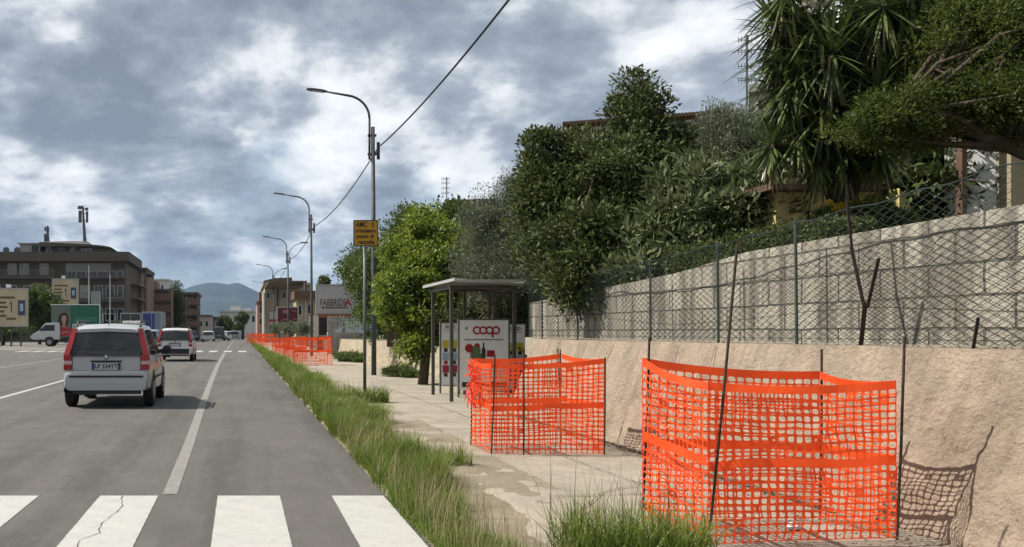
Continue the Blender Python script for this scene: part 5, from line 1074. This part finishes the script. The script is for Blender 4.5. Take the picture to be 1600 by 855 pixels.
tree('pepper_tree','fine-leaved olive-gold tree hanging in at the top right corner','tree',
 [(1520,150,8.6,100,65,.9),(1405,185,8.8,65,42,.6),(1570,60,8.6,110,85,.9),(1505,100,9,50,50,.6),(1600,160,8.4,70,60,.7),(1375,205,8.9,40,30,.4),(1520,30,8.8,60,60,.7),(1455,130,9,45,45,.6),(1495,60,9,35,45,.5),(1560,10,8.9,60,40,.6),(1560,200,8.6,50,30,.5),(1350,190,8.9,35,35,.5),(1440,215,8.8,40,22,.4)],
 [(X(1760,8.6),8.6,1.7),(X(1740,8.6),8.6,3.2),(X(1600,8.5),8.5,3.1),(X(1480,8.6),8.6,3.45),(X(1400,8.8),8.8,3.6)],L_GOLD,17,700,.16,90000,.05,.015,shell=.2,nlimb=110,trunk_r=.10)
tree('conifer_behind','dark evergreen mass filling the garden behind the yucca and the fence','tree',
 [(1450,280,11.5,90,80,.5),(1470,190,12.3,60,80,.5),(1400,230,12.6,60,60,.5),(1330,150,12.5,90,120,.6),(1320,240,12.5,60,60,.5),(1430,60,13,160,80,.6)],
 [(X(1440,11.8),11.8,1.7),(X(1440,12),12,3.6),(X(1430,12),12,4.5)],L_DK,18,600,.32,70000,.14,.055,shell=.1,nlimb=60)
tree('dark_shrubs','dark shrubs in the hollow behind the bus shelter posters','shrub',
 [(740,500,21,70,28,.6),(800,480,20,45,45,.7),(830,450,18.5,30,40,.5),(770,460,21,50,30,.6),(820,520,18.8,35,40,.4)],
 [(X(790,20),20,.1),(X(790,20),20,1.5),(X(790,20),20,2.2)],L_DK,19,220,.26,24000,.10,.04,shell=.3,nlimb=40)
tree('flowering_shrub','leafy green shrub with yellow flower heads above the fence beside the yellow house','shrub',
 [(1350,345,9.8,48,24,.3),(1390,352,9.7,22,24,.25),(1310,342,9.9,28,20,.3)],
 [(X(1350,9.8),9.8,1.75),(X(1350,9.8),9.8,2.4),(X(1350,9.8),9.8,2.6)],L_MD,20,90,.10,6000,.07,.035,shell=.3,nlimb=30,trunk_r=.03)
r=np.random.default_rng(5); C=np.array([P(1300+i*5.5+r.normal(0,3),326-abs(i-5)*.4+r.normal(0,5),9.7) for i in range(9)]); q,tn=leaves(C,np.full(9,.035),420,.03,.018,r); fm=fast_mesh('flowers',q,4,leafmat('yellow_petals',(.6,.42,.02),(.8,.62,.08)),bpy.data.objects['flowering_shrub'],tn)
# clipped hedge along the inside of the wall
def hedge(name,label,x0,x1,y0,y1,z0,z1,m,seed,n,ln=.05,wd=.025,lump=.06):
    r=np.random.default_rng(seed); t=thing(name,label,'hedge',((x0+x1)/2,(y0+y1)/2,z0)); p=np.stack([r.uniform(x0,x1,n),r.uniform(y0,y1,n),z0+(z1-z0)*r.random(n)**.7],1)
    f=r.random(n)<.55; p[f,0]=x0+np.abs(r.normal(0,.04,f.sum())); g=(~f)&(r.random(n)<.6); p[g,2]=z1+r.normal(0,.03,g.sum()); p[:,0]+=lump*(fbm(p[:,1],p[:,2],1.5,seed)-.5)*2; p[:,2]+=lump*(fbm(p[:,1],p[:,0],1.2,seed+3)-.5)*2*(p[:,2]-z0)/(z1-z0)
    q,tn=leaves(p,np.full(n,.01),n,ln,wd,r); fast_mesh('foliage',q,4,m,t,tn)
    mb=MB()
    for y in np.arange(y0+.2,y1,.5): mb.tube([((x0+x1)/2,y,z0-.05),((x0+x1)/2+.05,y+.04,z1-.1)],.015,5)
    mb.build('stems',M_BARK,t); return t
hedge('clipped_hedge','low dark clipped hedge just behind the block wall and fence',5.45,5.95,8.35,11.5,1.8,2.42,L_DK,21,26000,.045,.022)
# yucca
def yucca():
    Y=10.0; s=F/Y; t=thing('yucca_tree','giant yucca with spiky rosettes and hanging dead leaves at the top right','yucca',(X(1310,Y),Y,1.75)); r=np.random.default_rng(8)
    heads=[(1275,35,9.8,1.15),(1330,20,9.9,1.0),(1250,110,9.9,1.0),(1400,35,9.6,1.0),(1440,20,9.8,.9),(1300,85,9.6,.9),(1355,90,9.8,1.0),(1232,150,10,.8),(1290,170,9.8,.9),(1205,228,10,.62),(1345,170,9.9,.9),(1250,210,9.9,.7),(1320,240,9.8,.7),(1280,255,9.9,.6),(1375,235,9.7,.7),(1390,110,9.9,.9),(1240,60,10,.9),(1480,60,9.7,.9),(1330,130,9.9,.9),(1300,205,10,.8),(1370,60,10,1),(1350,215,9.9,.7),(1270,225,10,.7),(1410,180,10,.8),(1222,80,10.1,.9),(1430,80,9.4,.95),(1465,45,9.4,.95),(1400,120,9.4,.9),(1450,115,9.5,.9),(1380,10,9.4,1),(1500,10,9.5,.9),(1370,150,9.5,.85),(1225,135,10.1,.85),(1215,40,10.1,.8),(1290,130,10,.9),(1230,-10,10,.9),(1420,-20,9.8,1)]
    V=[];T=[];dead=[];dt=[]
    for hi,(px,py,Yh,sc) in enumerate(heads):
        c=np.array(P(px,py,Yh)); n=110
        for i in range(n):
            th=r.uniform(0,2*math.pi); el=math.radians(r.uniform(-70,75)) if i%3 else math.radians(r.uniform(-85,-10)); d=np.array([math.cos(th)*math.cos(el),math.sin(th)*math.cos(el),math.sin(el)])
            L=.64*sc*r.uniform(.75,1.15); w=.036*r.uniform(.8,1.2); sd=np.cross(d,[0,0,1]); sd/=np.linalg.norm(sd)+1e-9; dr=np.array([0,0,-1])*L*(.05+.12*r.random())*max(.25,math.cos(el))
            st=c+d*.05; tt=np.clip(r.normal(.4,.22),0,1)
            ks=(0,.33,.66,1); pts=[st+d*L*k+dr*k*k for k in ks]; ws=(w*.55,w,w*.7,.002)
            for k in range(3): V.append([pts[k]-sd*ws[k]/2,pts[k]+sd*ws[k]/2,pts[k+1]+sd*ws[k+1]/2,pts[k+1]-sd*ws[k+1]/2]); T.append(tt)
        for i in range(20):
            th=r.uniform(0,6.28); d=np.array([math.cos(th)*.25,math.sin(th)*.25,-1]); d/=np.linalg.norm(d); st=c+np.array([math.cos(th)*.06,math.sin(th)*.06,-r.uniform(0,.35)]); L=.4*sc*r.uniform(.6,1.1); w=.028; sd=np.array([-math.sin(th),math.cos(th),0])
            dead.append([st-sd*w/2,st+sd*w/2,st+d*L+sd*.003,st+d*L-sd*.003]); dt.append(r.random())
    fast_mesh('leaf_rosettes',np.array(V),4,L_YUC,t,np.array(T)); fast_mesh('dead_leaves',np.array(dead),4,L_DEAD,t,np.array(dt))
    mb=MB(); base=np.array((X(1310,Y),Y,1.7)); fork=np.array(P(1315,235,Y)); mb.tube([tuple(base),tuple((base+fork)/2+(.03,0,0)),tuple(fork)],[.17,.15,.14],10)
    for (px,py,Yh,sc) in heads:
        c=np.array(P(px,py,Yh)); m_=(fork+c)/2+np.array([(c[0]-fork[0])*.25,0,-.1]); a=fork+(0,0,-.1) if c[2]>fork[2] else base*.4+fork*.6
        mb.tube([tuple(a),tuple(m_),tuple(c)],[.09,.075,.06],8)
    mb.build('trunk',M_BARK,t,smooth=True)
    r2=r; C=np.array([P(1278,8,9.6),P(1283,0,9.6),P(1272,-5,9.6)]); q,tn=leaves(C,np.array([.1,.12,.1]),260,.05,.035,r2,droop=.6); fast_mesh('flower_cluster',q,4,leafmat('yucca_flower',(.6,.58,.45),(.8,.78,.66)),t,tn)
yucca()
# trees on the left and in the distance
def ftree(name,label,ells,seed,m,n,ln,wd,rc,trunkpx,Y,zb=0):
    x=X(trunkpx,Y); zt=EYE+(VY-min(e[1] for e in ells))*Y/F
    tree(name,label,'tree',ells,[(x,Y,zb-.05),(x+.1,Y,zt*.45),(x,Y,zt*.85)],m,seed,110,rc,n,ln,wd,trunk_r=.16*Y/80,shell=.3,nlimb=30)
ftree('leafy_tree','rounded dark green tree between the two cream poster hoardings',[(62,470,96,26,24,2),(45,480,96,18,26,2),(84,490,96,16,22,2),(70,505,96,30,18,2)],31,L_MD,12000,.30,.16,.7,62,96)
ftree('norfolk_pine','tall tiered dark conifer rising above the roofs beside the brown building',[(275,444,158,5,5,1),(275,455,158,9,5,1.4),(275,468,158,13,6,2),(274,482,158,15,8,2),(275,500,158,15,10,2)],32,L_DK,7000,.42,.12,.8,275,158)
ftree('cypress_bush','pointed dark cypress left of the far white building windows',[(348,508,175,5,10,1.5),(349,500,175,3,6,1)],33,L_DK,2500,.4,.2,.5,348,175)
ftree('cypress_bush','second dark cypress touching the first before the far white building',[(357,510,172,6,9,1.5),(356,501,172,3,5,1)],34,L_DK,2500,.4,.2,.5,357,172)
ftree('ring_shaped_tree','dark tree with a hollow round crown before the far white building',[(374,497,160,4,3,1),(384,497,160,4,3,1),(379,491,160,5,2,1),(379,505,160,5,7,1),(371,512,160,8,5,1)],35,L_DK,2500,.35,.18,.45,379,160)
ftree('roadside_bush','olive bushes between the lamp posts before the beige building',[(450,512,62,16,9,1),(470,514,60,16,8,1),(432,514,66,10,6,1)],36,L_OL,9000,.12,.05,.3,450,61)
ftree('roadside_bush','low green weeds at the foot of the dark blue billboard post',[(543,558,38,24,8,.6),(560,560,37,14,6,.5)],37,L_MD,5000,.10,.03,.14,545,38)
ftree('roadside_bush','low green weeds beside the nearest lamp post against the pale wall',[(622,580,25.5,26,8,.4),(640,585,25,16,5,.3)],38,L_MD,5000,.09,.02,.10,625,25.4)
ftree('street_bush','dark bush at the left edge under the cream hoarding',[(10,520,90,30,12,1.5),(-10,515,90,30,14,1.5)],39,L_DK,3500,.25,.14,.5,5,90)
ftree('street_bush','dark shrubbery beside the shop fronts behind the advertising truck',[(165,520,112,14,9,2),(185,515,112,12,10,2)],40,L_DK,3500,.25,.14,.5,170,112)
ftree('round_bush','dark dome of foliage just above the white billboard edge',[(507,440,66,6,7,.5),(507,460,66,7,16,.5)],41,L_DK,3500,.2,.1,.25,507,66)
ftree('leafy_tree','dark trees behind the ochre house and the garage',[(505,512,70,16,16,1),(520,500,75,12,14,1)],42,L_DK,4000,.2,.1,.4,508,71)
# ---------------------------------------------------------------- grass
L_GR=leafmat('grass_blade',(.10,.165,.022),(.33,.41,.085),.5,.5,.3,rare=(.42,.38,.17)); L_DRY=leafmat('dry_grass',(.34,.29,.15),(.52,.45,.28),.35,.6,.2)
def blades(x,y,z,h,w,lean,r,seg=3):
    n=len(x); th=r.uniform(0,2*math.pi,n); d=np.stack([np.cos(th),np.sin(th),np.zeros(n)],1); sd=np.stack([-np.sin(th+r.normal(0,.6,n)),np.cos(th),np.zeros(n)],1)
    p0=np.stack([x,y,z],1); Q=[]
    def pt(k): return p0+np.array([0,0,1])*(h*k*(1-.25*lean*k))[:,None]+d*(h*lean*k*k)[:,None]
    ws=[1,.9,.6,.06]
    for i in range(seg):
        a,b_=pt(i/seg),pt((i+1)/seg); wa=(w*ws[i])[:,None]*.5; wb=(w*ws[i+1])[:,None]*.5; Q.append(np.stack([a-sd*wa,a+sd*wa,b_+sd*wb,b_-sd*wb],1))
    return np.concatenate(Q),np.tile(r.normal(.42,.22,n).clip(0,1),seg)
r=np.random.default_rng(44)
def field(n,y0,y1,xf,hf,wf,dens=None,pw=1.):
    y=y0+(y1-y0)*r.random(n)**pw; u=r.beta(1.6,1.6,n); lo,hi=xf(y); x=lo+(hi-lo)*u; c=fbm(x,y,1.7,61); c2=fbm(x,y,5,62); keep=r.random(n)<np.clip((c-.33)*5,np.where(y<9.5,.5,.08),1)*np.clip((c2-.15)*3,.3,1); x,y,c=x[keep],y[keep],c[keep]
    h=hf(y)*r.uniform(.35,1.15,len(x))*np.clip(.6+1.3*(c-.3)*1.8,.45,1.5); w=wf(y)*r.uniform(.7,1.3,len(x)); z=vz(x,y)-.01; z=np.maximum(z,.0)
    return blades(x,y,z,h,w,r.uniform(.1,.95,len(x)),r)
xf=lambda y:(1.19+.08*fbm(y,y*0,.9,70),np.interp(y,[3,6,9,12,16,20,30,50,90],[1.48,1.58,1.80,1.92,1.95,1.9,1.9,1.8,1.6])+.35*(fbm(y,y*0,1.1,71)-.5))
q1,t1=field(100000,3.2,14,xf,lambda y:.20+.05*np.sin(y*1.7),lambda y:.0045+.0003*y,pw=1.2)
q2,t2=field(56000,14,40,xf,lambda y:.25+.03*np.sin(y),lambda y:.010+.0004*y,pw=1.3)
q3,t3=field(14000,40,140,xf,lambda y:.24+0*y,lambda y:.05+0*y,pw=1.4)
tag(fast_mesh('verge_grass',np.concatenate([q1,q2,q3]),4,L_GR,None,np.concatenate([t1,t2,t3])),kind='stuff')
# seed stalks and dry grass
n=2400; y=3.6+r.random(n)**1.2*22; lo,hi=xf(y); x=lo+(hi-lo+.1)*r.random(n); q,tn=blades(x,y,np.full(n,.06),r.uniform(.22,.42,n),np.full(n,.0035)+.0002*y,r.uniform(.05,.5,n),r)
tag(fast_mesh('dry_stalks',q,4,L_DRY,None,tn),kind='stuff')
def tuft(label,cx,cy,n,rad,h,w,seed,stalks=0):
    rr=np.random.default_rng(seed); a=rr.uniform(0,6.28,n); d=rad*np.sqrt(rr.random(n)); x=cx+np.cos(a)*d*1.0; y=cy+np.sin(a)*d*.6
    t=thing('grass_tuft',label,'grass tuft',(cx,cy,.1)); q,tn=blades(x,y,np.full(n,.1),h*rr.uniform(.4,1.05,n),w*rr.uniform(.6,1.3,n),rr.uniform(.05,.75,n),rr); fast_mesh('blades',q,4,L_GR,t,tn)
    if stalks:
        n=stalks; a=rr.uniform(0,6.28,n); x=cx+rr.uniform(-rad,rad,n); y=cy+rr.uniform(-.15,.15,n); q,tn=blades(x,y,np.full(n,.1),h*rr.uniform(1.1,1.55,n),np.full(n,w*.55),rr.uniform(.0,.55,n),rr); fast_mesh('seed_stalks',q,4,leafmat('stalk',(.06,.07,.02),(.16,.15,.06)),t,tn)
        # seed heads
    return t
tuft('tall spiky grass tuft at the bottom edge in front of the nearest net square',2.02,4.78,1150,.34,.46,.0075,71,stalks=70)
tuft('grass tuft growing through the left corner of the nearest net square',2.50,5.05,380,.18,.36,.0065,72,stalks=0)
tuft('weedy tuft on the pavement edge left of the second net square',1.98,8.6,400,.25,.27,.008,73,stalks=14)
tuft('grass tuft round the foot of the yellow sign post',2.25,16.2,900,.45,.36,.014,74,stalks=20)
# litter of dry leaves and crumbs at the foot of the wall
n=2600; x=4.22-np.abs(r.normal(0,.13,n)); y=4.6+r.random(n)*9; m_=(y<6.4)&(r.random(n)<.9); x[m_]=4.2-np.abs(r.normal(0,.45,m_.sum())); a=r.uniform(0,6.28,n); s_=r.uniform(.006,.022,n)
q=np.stack([np.stack([x+np.cos(a+t_)*s_*(1 if j%2 else .5),y+np.sin(a+t_)*s_*(1 if j%2 else .5),.138+r.uniform(0,.012,n)],-1) for j,t_ in enumerate((0,1.57,3.14,4.71))],1)
tag(fast_mesh('leaf_litter',q,4,leafmat('dry_leaves',(.06,.045,.025),(.28,.21,.12)),None,r.random(n)),kind='stuff')
